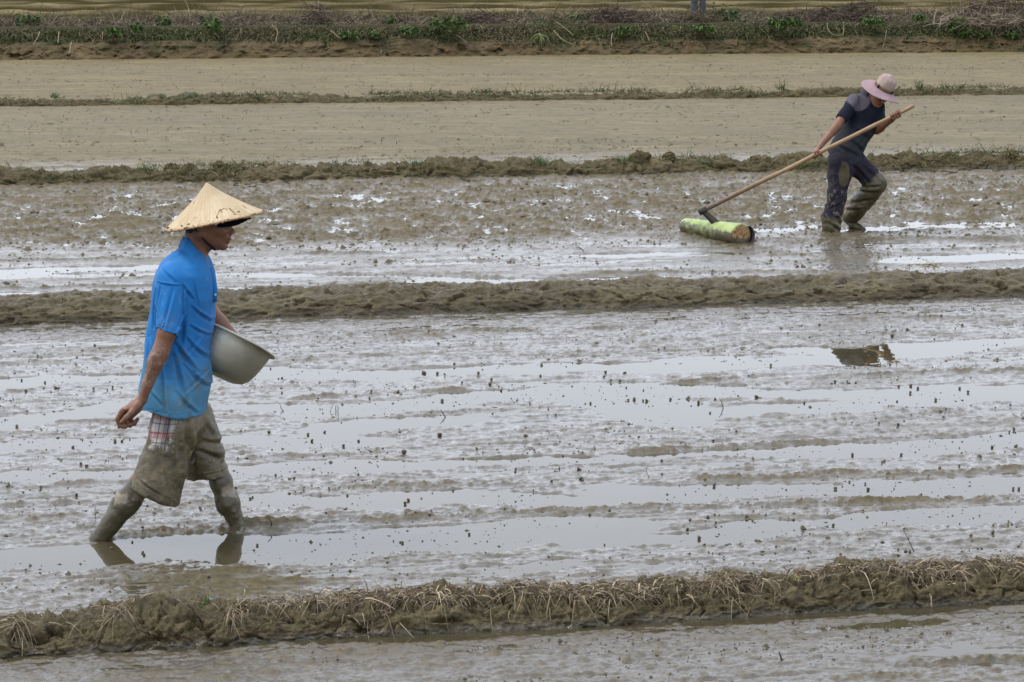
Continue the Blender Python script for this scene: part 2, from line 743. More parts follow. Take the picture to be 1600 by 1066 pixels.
ridge_px = [  # mud ridges seen in the photograph: x0, y0, x1, y1, height cm, width m
    (540, 764, 660, 760, 2.2, .10), (690, 760, 790, 755, 2.4, .10), (475, 816, 560, 814, 1.8, .09), (570, 814, 700, 808, 2.4, .10),
    (760, 804, 885, 798, 2.6, .10), (925, 798, 1030, 790, 2.0, .09), (1105, 750, 1320, 740, 2.6, .11), (1360, 740, 1405, 738, 2.2, .1),
    (1335, 786, 1540, 782, 2.6, .11), (1560, 783, 1600, 780, 1.6, .1), (1050, 795, 1150, 792, 2.0, .10), (1200, 790, 1260, 788, 2.0, .1),
    (1055, 598, 1140, 592, 2.0, .10), (1300, 590, 1520, 580, 2.2, .10), (1570, 580, 1600, 578, 2.4, .12), (1380, 522, 1450, 520, 1.8, .10),
    (1330, 500, 1460, 497, 2.0, .10), (1480, 498, 1560, 494, 1.8, .10), (560, 522, 680, 518, 2.2, .14), (730, 518, 830, 517, 2.6, .14),
    (920, 515, 1000, 512, 1.8, .1), (470, 622, 575, 616, 2.0, .08), (665, 612, 715, 610, 2.2, .08), (750, 610, 780, 609, 1.8, .08),
    (800, 608, 840, 604, 2.0, .08), (1000, 705, 1130, 700, 2.0, .12), (1150, 698, 1300, 690, 2.2, .12), (1330, 690, 1500, 680, 1.8, .1),
    (560, 680, 640, 676, 1.4, .10), (1390, 655, 1500, 645, 1.6, .12), (1515, 738, 1590, 732, 2.4, .12), (1420, 742, 1510, 737, 1.6, .1),
    (205, 834, 360, 826, 2.6, .10), (0, 836, 70, 838, 1.6, .08), (20, 756, 120, 754, 1.6, .12), (385, 826, 428, 822, 3.0, .14),
    (390, 830, 425, 840, 1.6, .10), (330, 642, 370, 642, 2.2, .10), (0, 640, 60, 636, 1.8, .12), (640, 545, 700, 543, 1.2, .1),
    (1125, 540, 1180, 538, 1.2, .1), (1010, 530, 1060, 530, 1.0, .1), (1180, 505, 1290, 500, 1.4, .1), (1540, 820, 1590, 818, 1.8, .1),
    (1010, 828, 1045, 826, 1.6, .08), (1480, 850, 1560, 845, 1.2, .1), (370, 778, 420, 775, 1.4, .06),
    (1390, 1040, 1590, 1030, 2.4, .05), (1340, 1060, 1420, 1056, 2.0, .05), (700, 1062, 860, 1056, 1.0, .05),
    (1180, 380, 1600, 373, 3.4, .30), (1065, 374, 1190, 392, 2.2, .30), (1060, 366, 1150, 378, 2.2, .3), (1270, 368, 1400, 366, 2.2, .35), (930, 428, 1380, 425, 2.2, .14), (520, 428, 900, 436, 2.2, .12), (0, 408, 280, 405, 2.2, .14),
    (100, 427, 290, 424, 1.6, .10), (0, 452, 300, 446, 2.6, .12), (505, 398, 575, 397, 2.6, .2), (830, 390, 900, 391, 1.6, .14),
    (750, 408, 840, 409, 2.2, .12), (1100, 398, 1250, 400, 1.8, .12), (1420, 392, 1600, 386, 2.0, .12)]
pool_px = [   # standing water: x0, y0, x1, y1, depth cm, width m
    (0, 748, 230, 745, 2.4, .17), (360, 735, 620, 728, 2.8, .17), (620, 728, 1000, 716, 2.8, .15), (1000, 713, 1300, 705, 2.6, .16),
    (1300, 705, 1600, 690, 3.0, .26), (0, 600, 240, 588, 2.4, .30), (400, 582, 560, 590, 2.4, .26), (560, 585, 830, 577, 2.4, .22),
    (860, 575, 1100, 566, 2.2, .2), (1050, 575, 1420, 555, 2.6, .30), (1400, 545, 1600, 535, 2.2, .3), (590, 640, 760, 620, 2.4, .36),
    (560, 670, 700, 655, 2.2, .3), (900, 620, 1000, 640, 2.4, .46), (1080, 650, 1290, 640, 2.4, .30), (1000, 610, 1250, 615, 2.2, .3),
    (1400, 620, 1600, 610, 2.0, .4), (620, 780, 860, 782, 2.8, .22), (430, 780, 540, 790, 2.2, .2), (1040, 770, 1260, 765, 2.6, .26),
    (1400, 765, 1600, 758, 2.8, .24), (1330, 815, 1600, 800, 2.6, .22), (640, 845, 960, 830, 3.0, .28), (950, 850, 1150, 830, 2.4, .24),
    (150, 866, 400, 858, 3.8, .36), (60, 870, 200, 862, 2.8, .16), (380, 850, 640, 845, 2.8, .20), (0, 880, 160, 872, 2.2, .16),
    (240, 845, 360, 842, 3.6, .12), (1270, 549, 1400, 553, 3.2, .25), (780, 895, 860, 885, 2.0, .1), (0, 660, 110, 652, 1.8, .24),
    (0, 700, 180, 690, 1.6, .2), (160, 640, 210, 635, 1.6, .2), (360, 640, 500, 640, 1.8, .2), (400, 690, 560, 690, 1.4, .2),
    (0, 1024, 300, 1012, 1.2, .07), (200, 1010, 700, 988, 4.0, .11), (640, 996, 1100, 965, 4.0, .11), (1100, 965, 1600, 940, 4.0, .12),
    (1280, 985, 1460, 972, 2.0, .06), (1450, 406, 1600, 402, 1.8, .3), (0, 433, 290, 430, 1.3, .18), (330, 430, 700, 432, 1.3, .18),
    (0, 425, 240, 418, 1.4, .3), (700, 440, 1000, 434, 1.8, .3), (0, 462, 280, 458, 2.2, .2), (360, 452, 720, 446, 2.2, .2),
    (950, 400, 1100, 397, 1.3, .22), (1350, 360, 1600, 351, 1.5, .32), (1200, 359, 1275, 357, 2.2, .3), (600, 312, 700, 320, .8, .3),
    (960, 330, 1040, 338, .8, .3), (300, 345, 420, 350, .8, .3), (1380, 268, 1600, 262, 1.6, .5)]
RIDGE = [(ground(a, b), ground(c, d), h * .01, w) for a, b, c, d, h, w in ridge_px]
POOL = [(ground(a, b), ground(c, d), h * .01, w) for a, b, c, d, h, w in pool_px]


def seg_fall(X, Y, A, B, w, seed):
    """1 on the segment, falling to 0 at distance w; the outline wobbles"""
    m = (X > min(A[0], B[0]) - 2 * w - .2) & (X < max(A[0], B[0]) + 2 * w + .2) & (Y > min(A[1], B[1]) - 2 * w) & (Y < max(A[1], B[1]) + 2 * w)
    out = np.zeros(X.shape, np.float32)
    if not m.any():
        return out
    x, y = X[m], Y[m]
    d = B[:2] - A[:2]
    Ln = np.hypot(*d)
    d = d / Ln
    s = (x - A[0]) * d[0] + (y - A[1]) * d[1]
    e = np.abs(-(x - A[0]) * d[1] + (y - A[1]) * d[0] + .5 * w * pn(s * 3 / (w * 8), s * 0, seed) + .15 * w * pn(s * 3 / (w * 2), s * 0, seed + 3))
    end = np.maximum(0, np.maximum(-s, s - Ln)) * .55
    ww = w * (1 + .55 * pn(s * 1.2 / (w * 6), s * 0 + .5, seed + 9))
    out[m] = np.clip(1 - np.hypot(e, end) / ww, 0, 1)
    return out


def field(X, Y):
    """height above the water level (m) and masks of the paddies at points X, Y"""
    X = np.asarray(X, np.float32)
    Y = np.asarray(Y, np.float32)
    v = vrow(X, Y)
    u = X + SL * Y
    p0 = 1 - sstep(B1, B1 + .2, v)
    p1 = sstep(B1, B1 + .2, v) * (1 - sstep(B2 + .2, B2 + .5, v))
    p2 = sstep(B2 + .2, B2 + .5, v) * (1 - sstep(B3 + .2, B3 + .5, v))
    p3 = sstep(B3 + .2, B3 + .5, v) * (1 - sstep(B4 + .2, B4 + .5, v))
    p4 = sstep(B4 + .2, B4 + .5, v)
    # long levelling streaks along the rows
    st1 = fbm(u * .33, v * 2.6, 3, 1)
    st2 = fbm(u * 1.3, v * 8.5, 3, 2)
    lump = fbm(u * 2.4, v * 8.5, 3, 3)
    fine = fbm(u * 9.5, v * 24, 3, 4)
    crumb = fbm(u * 34, v * 60, 2, 5)
    h01 = .0040 + .0055 * st1 + .0085 * st2 + .0065 * lump + .0085 * fine + .0042 * crumb + .0075 * fbm(u * 2.6, v * 15, 4, 6, .6)
    # little pellets and crumbs of mud standing on the surface
    d1, d2, cid = worley(u * 9.5, v * 9.5, 2)
    pel = np.clip(1 - d1 / (.10 + .16 * cid), 0, 1) * (cid > .45) * sstep(-.1, .25, fbm(u * .8, v * 1.3, 2, 8))
    h01 = h01 + .008 * np.sqrt(pel) * (p1 + p0)
    # rough clods in the far half of the middle plot, smooth strip where the log has passed
    rough = sstep(19.3, 20.6, v + .5 * pn(u * .5, v * .8, 12))
    cl = fbm(u * 2.2, v * 2.0, 4, 13, .6)
    cl2 = ridged(u * 5.5, v * 4.5, 3, 14)
    h2r = .006 + .038 * cl + .026 * (cl2 - .45) + .040 * np.clip(fbm(u * 6, v * 5, 2, 15), 0, 1) ** 1.3 + .020 * fine + .010 * crumb + .012 * fbm(u * 16, v * 14, 2, 36)
    h2s = .006 + .010 * st1 + .010 * fbm(u * .9, v * 5, 3, 16) + .007 * lump + .008 * fine + .004 * crumb
    h2 = h2s * (1 - rough) + h2r * rough
    # drier, levelled plots behind
    h3 = .024 + .008 * st1 + .014 * fbm(u * .5, v * 2.4, 4, 17) + .012 * lump + .012 * fine
    d1, d2, cid = worley(u * 2.6, v * 2.0, 5)
    pel3 = np.clip(1 - d1 / (.05 + .2 * cid), 0, 1) * (cid > .5)
    h3 = h3 + .024 * np.sqrt(pel3) * sstep(-.05, .3, fbm(u * .35, v * .4, 2, 18) + .35 * (1 - sstep(B3 + .6, B3 + 5, v))) + .010 * np.clip(fbm(u * 4, v * 3, 3, 19) - .05, 0, 1)
    near3 = (1 - sstep(B3 + .9, B3 + 3.4, v)) * p3 * sstep(-.25, .3, fbm(u * .5, v * 2.2, 4, 37, .6))
    h3 = h3 - .012 * near3
    h4 = .035 + .016 * fbm(u * .3, v * 1.6, 4, 20) + .012 * lump + .012 * fine + .010 * np.clip(fbm(u * 2.6, v * 2.0, 3, 21), -.2, 1) + .012 * np.sqrt(pel3) * (cid > .8)
    h = h01 * (p0 + p1) + h2 * p2 + h3 * p3 + h4 * p4
    rid = np.zeros_like(h)
    poo = np.zeros_like(h)
    for i, (A, B, hh, w) in enumerate(RIDGE):
        f = seg_fall(X, Y, A, B, w * .68, i)
        rid = np.maximum(rid, hh * .80 * np.sqrt(f))
    for i, (A, B, hh, w) in enumerate(POOL):
        f = seg_fall(X, Y, A, B, w * .72, 50 + i)
        poo = np.maximum(poo, hh * np.minimum(1, f * 2.4))
    h = h * (1 - .45 * (poo > 0) * np.minimum(1, poo / .02)) - poo * .62
    h = np.where(rid > 0, np.maximum(h, h * .7 + rid - .006 + .45 * rid * fine + .6 * rid * lump + .45 * rid * crumb), h)
    # trodden place below the walking man's feet and by the near bund
    for (cx, cy), r_, a_ in (((-1.13, 9.80), .14, .02), ((-1.02, 9.85), .10, .018)):
        f = np.clip(1 - np.hypot(X - cx, (Y - cy) * 1.1) / r_, 0, 1)
        h = h + a_ * f * (.5 + 1.6 * fbm(X * 20, Y * 20, 2, 30))
    g1 = np.clip(1 - np.hypot((X + 1.12) / .55, (Y - 8.86) / .24) + .5 * lump, 0, 1)
    h = h + .003 * sstep(0, .4, g1) + .012 * g1 * lump + .010 * g1 * fine
    # wet film and dryness
    film = np.clip(1 - sstep(.001, .022, h - .004 * lump), 0, 1)
    wet = (p0 + p1) * (.25 + .75 * film) + p2 * ((1 - rough) * (.30 + .5 * film) + rough * (.04 + .50 * film)) + p3 * (.05 + .55 * near3) + p4 * .0
    wet = np.clip(wet + .35 * fbm(u * .9, v * 3.5, 2, 33) * (p0 + p1 + p2), 0, 1)
    wet = np.clip(wet - .5 * sstep(0, .4, g1), 0, 1)
    dry = p3 * (.75 + .35 * fbm(u * .25, v * 1.2, 3, 22)) * (1 - .5 * near3) + p4 * (.92 + .2 * fbm(u * .2, v * .9, 3, 23)) + p2 * rough * .12
    dry = np.clip(dry - 6 * np.clip(h - .05, 0, 1), 0, 1)
    green = sstep(.18, .5, fbm(u * .8, v * 3.0, 3, 24)) * (.20 * p3 + .22 * p4) + .30 * sstep(.25, .45, fbm(u * .7, v * 2.8, 3, 26)) * p2 * sstep(18.7, 19.6, v) * (1 - sstep(20.8, 21.8, v))
    green = green + .15 * sstep(0, .4, g1)
    return h, np.clip(wet, 0, 1), dry, np.clip(green, 0, 1)


def build_field():
    rows = [1.0, 3.0, 5.0, 6.2] + [ydist(y) for y in np.arange(1115, 560, -1.15)] + [ydist(y) for y in np.arange(560, 240, -.75)] + \
        [ydist(y) for y in np.arange(240, 74, -1.5)]
    rows = np.array(rows, np.float32)
    pxs = np.concatenate([np.linspace(-6500, -900, 22)[:-1], np.linspace(-900, -60, 170)[:-1], np.arange(-60, 1662, 2.3), np.linspace(1664, 2500, 170), np.linspace(2600, 7500, 21)])
    X = ((pxs - 800) / FPX)[None, :] * rows[:, None] * 1.0
    Y = np.repeat(rows[:, None], len(pxs), 1)
    X = X.astype(np.float32)
    h, wet, dry, green = field(X.ravel(), Y.ravel())
    V = np.stack([X.ravel(), Y.ravel(), h], 1)
    o = mesh_obj('field_mud', V, grid_faces(*X.shape), M_MUD, attrs=dict(wet=wet, dry=dry, green=green))
    tag(o, 'wet grey brown mud of the flooded rice paddies in long level plots', kind='structure')


build_field()
wv = np.array([[-160, 1.0, 0], [160, 1.0, 0], [160, 60, 0], [-160, 60, 0]], float)
tag(mesh_obj('water', wv, np.array([[0, 1, 2, 3]]), M_WATER, smooth=False), 'shallow standing water reflecting the pale sky between the mud', kind='structure')
gv = np.array([[-2500, -300, -.35], [2500, -300, -.35], [2500, 4000, -.35], [-2500, 4000, -.35]], float)
tag(mesh_obj('ground', gv, np.array([[0, 1, 2, 3]]), plain('subsoil', (.20, .17, .10)), smooth=False), 'brown farmland ground reaching to the horizon', kind='structure')


# ------------------------------------------------------------------ bunds: low mud walls between the plots
def build_bund(name, k, v0, w, hfun, du, half, na, amp, label, style, mats=M_BUND, wet=.15, dryv=.2):
    uc = np.concatenate([np.linspace(-half * 4, -half, 160)[:-1], np.arange(-half, half, du), np.linspace(half, half * 4, 160)])
    Yc = v0 + w / 2
    X0 = uc
    t = np.linspace(0, 1, na)
    hgt = hfun(uc)
    prof_v = -w / 2 * np.cos(np.pi * t)
    prof_z = np.sin(np.pi * t) ** .8
    X = np.repeat(X0[:, None], na, 1)
    vv = Yc + prof_v[None] * (1 + .10 * pn(uc * 1.1, uc * 0, 60 + k))[:, None] + bcurve(k, uc)[:, None]
    Z = prof_z[None] * hgt[:, None] * 1.0
    P = np.stack([X, vv + SL * X, Z - .012], -1)
    arc = t * (w + .1)
    A = np.repeat(arc[None], len(uc), 0)
    U = X
    nrm = np.stack([np.zeros_like(X), np.repeat((-np.cos(np.pi * t) * .8)[None], len(uc), 0), np.repeat((np.sin(np.pi * t) * .9 + .1)[None], len(uc), 0)], -1)
    nrm /= np.linalg.norm(nrm, axis=-1)[..., None]
    x, a = U.ravel(), A.ravel()
    p3 = P.reshape(-1, 3)
    edge = np.repeat((np.sin(np.pi * t) ** .6)[None], len(uc), 0).ravel()
    if style == 'clods':
        sc = 1 / (w * .30)
        wx = .55 * fbm(x * sc * 1.1, a * sc * 1.1, 3, 3)
        wy = .55 * fbm(x * sc * 1.1, a * sc * 1.1, 3, 4)
        d1, d2, cid = worley(x * sc + wx, a * sc + wy, k)
        dome = np.sqrt(np.clip(1 - (d1 / .8) ** 2, 0, 1)) * cid ** 1.5 * 1.3
        e1, e2, eid = worley(x * sc * 2.6 + wx, a * sc * 2.6 + wy, k + 3)
        dome2 = np.sqrt(np.clip(1 - (e1 / .8) ** 2, 0, 1)) * eid ** 2
        bil = np.abs(fbm(x * sc * 1.7 + wx, a * sc * 1.7 + wy, 4, 9 + k, .6))
        D = amp * (dome * .8 + .45 * dome2 - .45) + amp * 1.5 * fbm(x * sc * 1.3, a * sc * 1.3, 5, 19 + k, .62) + amp * .9 * (bil - .25) + amp * .30 * fbm(x * sc * 9, a * sc * 9, 3, 29)
        crack = sstep(.10, .0, d2 - d1) * sstep(-.1, .3, fbm(x * sc * .7, a * sc, 2, 39)) + 1.2 * sstep(.30, .52, fbm(x * sc * .9, a * sc * 1.6, 3, 49 + k))
        D = D - amp * 1.1 * crack
    else:
        sc = 1 / (w * .42)
        sh = x * sc * .6 + a * sc * 1.0
        r = ridged(sh * .9 + .25 * fbm(x * 3 * sc, a * 3 * sc, 2, 71), a * sc * 1.7 - x * sc * .35, 4, 70 + k)
        D = amp * (.9 * fbm(x * sc * .9, a * sc, 4, 72 + k, .55) + .95 * (r - .5)) - amp * 1.5 * sstep(.72, .98, ridged(x * sc * .8, a * sc * 2.2 + x * sc * .45, 4, 74 + k)) - amp * 1.3 * sstep(.22, .5, fbm(x * sc * 1.6 + a * sc, a * sc * 3 - x * sc * .8, 4, 75)) + amp * .55 * fbm(x * sc * 5, a * sc * 6, 4, 77, .6)
    D = D * (edge * .85 + .15)
    p3 = p3 + nrm.reshape(-1, 3) * D[:, None] + np.stack([.35 * D * pn(x * 9, a * 9, 5), 0 * D, 0 * D], 1)
    F = grid_faces(len(uc), na)
    wetv = np.clip(wet + .8 * (1 - sstep(.0, .035, p3[:, 2])), 0, 1)
    # dried and damp patches, plus shade painted into crevices and light onto raised mud
    tone = np.clip(dryv + .55 * np.clip(D / amp, -.6, .8) * .5 + .9 * fbm(x / w * 1.1, a / w * 1.4, 4, 80 + k, .6) + 4.0 * np.clip(D, -amp, amp) * .4 / max(amp, 1e-3) * .25, 0, 1)
    gr = .0 * D
    if style == 'clods' and k >= 3:
        gr = sstep(.12, .45, fbm(x * 1.2, a * 2.5, 3, 85 + k)) * .75
    o = mesh_obj(name, p3, F[:, ::-1], mats, attrs=dict(wet=wetv, dry=tone, green=gr))  # dry also carries the painted crevice shade and pale high spots
    tag(o, label, kind='structure')
    return o


def crest_z(py, Y):
    return at(800, py, Y)[2]


Z1, Z2, Z3, Z4 = crest_z(913, B1 + .23), crest_z(438, B2 + .36), crest_z(247, B3 + .4), crest_z(142, B4 + .42)


def h1(u):
    return Z1 * (.90 + .34 * fbm(u * 1.7, u * 0, 4, 90, .55)) + .030 * np.exp(-((u + 1.30) / .16) ** 2) + .015 * np.exp(-((u - 1.2) / .2) ** 2)


build_bund('near_mud_bund', 1, B1, W1, h1, .0048, 2.45, 100, .036, 'nearest low mud bund with dry grass roots hanging over its edge', 'clods', wet=.12, dryv=.10)
build_bund('middle_mud_bund', 2, B2, W2, lambda u: Z2 * (.93 + .20 * fbm(u * .8, u * 0, 3, 91)), .0095, 4.3, 84, .042, 'smooth bare mud bund behind the man in blue', 'smear', wet=.22, dryv=.22)
build_bund('cloddy_mud_bund', 3, B3, W3, lambda u: Z3 * (.80 + .42 * fbm(u * 1.3, u * 0, 3, 92)), .0145, 6.6, 64, .060, 'cloddy mud bund with sparse green grass behind the man pulling the log', 'clods', wet=.02, dryv=.12)
build_bund('far_mud_bund', 4, B4, W4, lambda u: Z4 * (.78 + .5 * fbm(u * .9, u * 0, 3, 93)), .022, 10, 48, .055, 'farthest thin mud bund with grass below the earth bank', 'clods', wet=.0, dryv=.12)


# ------------------------------------------------------------------ earth bank with concrete lip, far field
def strip(us, vz, name, m, label, dfn=None, smooth_=True, attrs_fn=None):
    vz = np.asarray(vz, float)
    na = len(vz)
    X = np.repeat(us[:, None], na, 1)
    Vv = np.repeat(vz[:, 0][None], len(us), 0)
    Z = np.repeat(vz[:, 1][None], len(us), 0)
    P = np.stack([X, Vv + SL * X, Z], -1).reshape(-1, 3)
    if dfn is not None:
        P = dfn(P, X.ravel(), Vv.ravel(), Z.ravel())
    A = attrs_fn(X.ravel(), Vv.ravel(), Z.ravel()) if attrs_fn else None
    o = mesh_obj(name, P, grid_faces(len(us), na)[:, ::-1], m, attrs=A, smooth=smooth_)
    return tag(o, label, kind='structure')


def resample(poly, n):
    p = np.asarray(poly, float)
    s = np.concatenate([[0], np.cumsum(np.hypot(*np.diff(p, axis=0).T))])
    q = np.linspace(0, s[-1], n)
    return np.stack([np.interp(q, s, p[:, 0]), np.interp(q, s, p[:, 1])], 1)


ZLIP = at(800, 38, BK + 1.15)[2]
ZMID = at(800, 63, BK + .55)[2]
us_b = np.concatenate([np.linspace(-60, -14.2, 160)[:-1], np.arange(-14.2, 14.4, .028), np.linspace(14.4, 60, 160)])


def bank_d(P, x, v, z):
    f = sstep(0, .08, z) * (1 - sstep(ZMID * .97, ZMID * 1.2, z) * .6)
    sh = z * 1.6
    r = ridged(x * 2.2, sh * 2.4, 4, 101)
    lump_ = fbm(x * 3.0, sh * 3.0, 4, 102, .65)
    wv_ = .5 * fbm(x * 1.2, sh, 3, 203)
    hole = sstep(.20, .5, fbm(x * 3.1 + wv_, sh * 2.6 + .5 * x + wv_, 4, 103, .6)) * (1 - sstep(.05, .40, np.abs(z - ZMID * .40)))
    d = .13 * lump_ + .10 * (r - .5) + .07 * fbm(x * 6, sh * 7, 4, 104, .6) - .14 * hole
    P[:, 1] -= d * f
    P[:, 2] += .05 * f * fbm(x * 1.6, sh, 3, 105)
    P[:, 1] += .12 * pn(x * .25, x * 0, 106)
    return P


def bank_a(x, v, z):
    n_ = fbm(x * 1.3, z * 4, 4, 107, .6)
    return dict(wet=np.full(len(x), .03), dry=np.clip(.45 + 1.1 * n_, 0, 1), green=sstep(.15, .5, fbm(x * .9, z * 5, 3, 108)) * .6 + .4 * sstep(ZMID, ZMID + .1, z))


strip(us_b, resample([(BK - .02, -.03), (BK + .10, ZMID * .25), (BK + .38, ZMID * .8), (BK + .62, ZMID * 1.06), (BK + 1.14, ZMID * 1.12)], 60), 'earth_bank', M_BANK,
      'worn ochre earth bank at the back of the paddies', bank_d, attrs_fn=bank_a)

M_CONC = plain('old_concrete', (.085, .080, .045), .95, .1, .75, 3.5, .5)
us_c = np.arange(-60, 60.01, .5)
lip = strip(us_c, [(BK + 1.15, ZMID), (BK + 1.15, ZLIP), (BK + 1.30, ZLIP + .003), (BK + 1.30, ZLIP - .3)], 'channel_wall', M_CONC, 'old concrete lip of a channel wall running along the top of the earth bank', smooth_=False)
lip['kind'] = 'thing'
lip['category'] = 'low wall'


def top_d(P, x, v, z):
    P[:, 2] += .06 * fbm(x * .8, v * .8, 3, 110) * sstep(BK + 1.3, BK + 1.8, v)
    return P


def top_a(x, v, z):
    return dict(wet=0 * x, dry=np.clip(.05 + .7 * fbm(x * .7, v * .9, 3, 111), 0, 1), green=sstep(0, .4, fbm(x * .5, v * .6, 3, 112)) * .6)


strip(np.arange(-60, 60.01, .12), resample([(BK + 1.302, ZLIP - .08), (BK + 4, ZLIP - .02), (BK + 8, ZLIP - .15), (BK + 10, ZLIP - .3)], 40), 'bank_top', M_BANK, 'overgrown brown top of the bank behind the concrete lip', top_d, attrs_fn=top_a)

# stubble field beyond, with low dark bunds crossing it
M_STUB, _nt, _b = mat('stubble_field')
_v = coords(_nt, scale=(.25, 1, 1))
_n = noise(_nt, _v, 2.0, 5)
_n2 = noise(_nt, coords(_nt), 9.0, 4)
_c = mixc(_nt, _n, (.46, .375, .20), (.80, .66, .40))
_c = mixc(_nt, math_(_nt, 'MULTIPLY', ramp(_nt, _n2, [(.45, 0), (.6, 1)]), .5), _c, (.14, .13, .05))
_g = attr(_nt, 'green')
_c = mixc(_nt, _g.outputs['Fac'], _c, (.060, .050, .022))
L(_nt, _c, _b.inputs['Base Color'])
_b.inputs['Roughness'].default_value = 1.0
_b.inputs['Specular IOR Level'].default_value = 0.0
bump(_nt, _b, _n2, .8, .05)
far_b = [ydist(23, .35), ydist(13, .35), ydist(3, .35), ydist(-8, .35), ydist(-20, .35), ydist(-32, .35)]


def far_d(P, x, v, z):
    for i, b_ in enumerate(far_b):
        e = (v - b_ + .5 * pn(x * .1, x * 0, 120 + i)) / (1.1 + .35 * i)
        P[:, 2] += np.exp(-e * e) * (.22 + .02 * i) * (.8 + .5 * fbm(x * .6, x * 0, 3, 121 + i))
    P[:, 2] += .03 * fbm(x * .6, v * .6, 3, 125)
    return P


def far_a(x, v, z):
    g = 0 * x
    for i, b_ in enumerate(far_b):
        e = (v + 1.6 - b_ + .5 * pn(x * .1, x * 0, 120 + i)) / (2.3 + .3 * i)
        g = np.maximum(g, np.exp(-e * e) * (1.0 + .5 * fbm(x * .5, v, 2, 126)))
    g = np.maximum(g, sstep(9, 16, -x) * sstep(92, 98, v) * .8)
    g = np.maximum(g, .7 * sstep(.1, .4, fbm(x * .06, v * .25, 3, 127)) * sstep(110, 130, v))
    return dict(green=np.clip(g, 0, 1))


vs_far = np.concatenate([np.arange(BK + 9.9, 125, .22), np.linspace(126, 900, 80)])
strip(np.concatenate([np.linspace(-900, -42, 40)[:-1], np.arange(-42, 42, .35), np.linspace(42, 900, 40)]),
      np.stack([vs_far, np.where(vs_far < BK + 11, .33, .35)], 1), 'far_stubble_field', M_STUB, 'pale stubble field crossed by low dark bunds beyond the bank', far_d, attrs_fn=far_a)


# ------------------------------------------------------------------ blades, twigs, leaves
def blades(name, O, D, ln, wd, cols, m, seg=4, droop=.5, curl=.2, parent=None, flat=True, origin=(0, 0, 0)):
    """one ribbon per row of O (root) and D (direction); droops under its own weight"""
    n = len(O)
    t = np.linspace(0, 1, seg + 1)
    D = D / (np.linalg.norm(D, axis=1)[:, None] + 1e-9)
    side = np.cross(D, RNG.normal(size=(n, 3)))
    side /= np.linalg.norm(side, axis=1)[:, None] + 1e-9
    bend = np.cross(side, D) * (RNG.random((n, 1)) - .5) * 2 * curl
    P = O[:, None] + (D[:, None] * t[None, :, None] + bend[:, None] * (t ** 2)[None, :, None]) * ln[:, None, None]
    P[:, :, 2] -= (t ** 2)[None] * (ln * droop)[:, None]
    w = (wd[:, None] * (1 - .75 * t[None] ** 1.5))[..., None] * side[:, None] * .5
    V = np.stack([P - w, P + w], 2).reshape(n, -1, 3)
    k = (seg + 1) * 2
    f = np.array([[2 * i, 2 * i + 1, 2 * i + 3, 2 * i + 2] for i in range(seg)])
    F = (f[None] + (np.arange(n) * k)[:, None, None]).reshape(-1, 4)
    C = np.repeat(cols, k, 0)
    return mesh_obj(name, V.reshape(-1, 3), F, m, parent, smooth=False, cols=C, origin=origin)


def palette(n, cols, jit=.25):
    c = np.asarray(cols)[RNG.integers(0, len(cols), n)] * .72
    return c * (1 + (RNG.random((n, 1)) - .5) * 2 * jit)


STRAW = [(.36, .285, .185), (.26, .20, .125), (.15, .115, .070), (.50, .41, .28), (.08, .06, .038), (.21, .16, .10)]
GREEN = [(.07, .12, .03), (.10, .16, .04), (.05, .09, .025), (.14, .17, .06)]
OLIVE = [(.10, .10, .035), (.14, .12, .05), (.07, .08, .03), (.20, .17, .08)]

# dry roots and grass matted over the near bund
n = 34000
u = RNG.uniform(-2.6, 2.6, n)
dens = .10 + .95 * sstep(-.12, .22, fbm(u * 2.6, u * 0, 4, 140, .6)) * (.45 + .55 * sstep(.1, 1.0, u))
dens = dens * sstep(-1.12, -.85, u) + .02
keep = RNG.random(n) < dens
u = u[keep]
n = len(u)
side_ = RNG.random(n)
front_ = .30 - .14 * sstep(.0, .4, fbm(u * 3.5, u * 0, 3, 141))
vo = B1 + W1 * (front_ + .42 * side_) + bcurve(1, u)
zc = h1(u) * np.sin(np.pi * (np.arccos(1 - 2 * (front_ + .42 * side_)) / np.pi)) ** .8 + .002 + .022 * RNG.random(n) * sstep(-.1, .3, fbm(u * 5, u * 0, 2, 142))
low = RNG.random(n) < .16
vo[low] = (B1 + .06 + .10 * RNG.random(low.sum()))
zc[low] = h1(u[low]) * (.45 + .3 * RNG.random(low.sum()))
O = np.stack([u, vo + SL * u, zc], 1)
D = np.stack([RNG.normal(0, .9, n), RNG.normal(-.45, .75, n), np.abs(RNG.normal(.25, .35, n))], 1)
tag(blades('dry_grass', O, D, RNG.gamma(4, .0125, n) + .018, RNG.uniform(.0018, .0048, n), palette(n, STRAW, .4), M_TINT, 4, .8, 1.0),
    'matted dry grass and roots over the top of the nearest bund', kind='stuff')
# root tufts hanging on the bare left part of the near bund
tuft_l = []
for (px, py, nn) in ((30, 975, 90), (185, 950, 60), (215, 985, 40), (360, 955, 60)):
    g = ground(px, py + 50)
    q = at(px, py, B1 + .10 + SL * g[0])
    tuft_l.append((q, nn))
O = np.concatenate([np.repeat(q[None], nn, 0) + RNG.normal(0, .014, (nn, 3)) for q, nn in tuft_l])
D = np.stack([RNG.normal(0, .6, len(O)), RNG.normal(-.7, .3, len(O)), RNG.normal(-.1, .35, len(O))], 1)
tag(blades('dry_roots', O, D, RNG.uniform(.05, .13, len(O)), RNG.uniform(.002, .004, len(O)), palette(len(O), STRAW), M_TINT, 4, .5, .4),
    'pale roots hanging from the bare left end of the nearest bund', kind='stuff')


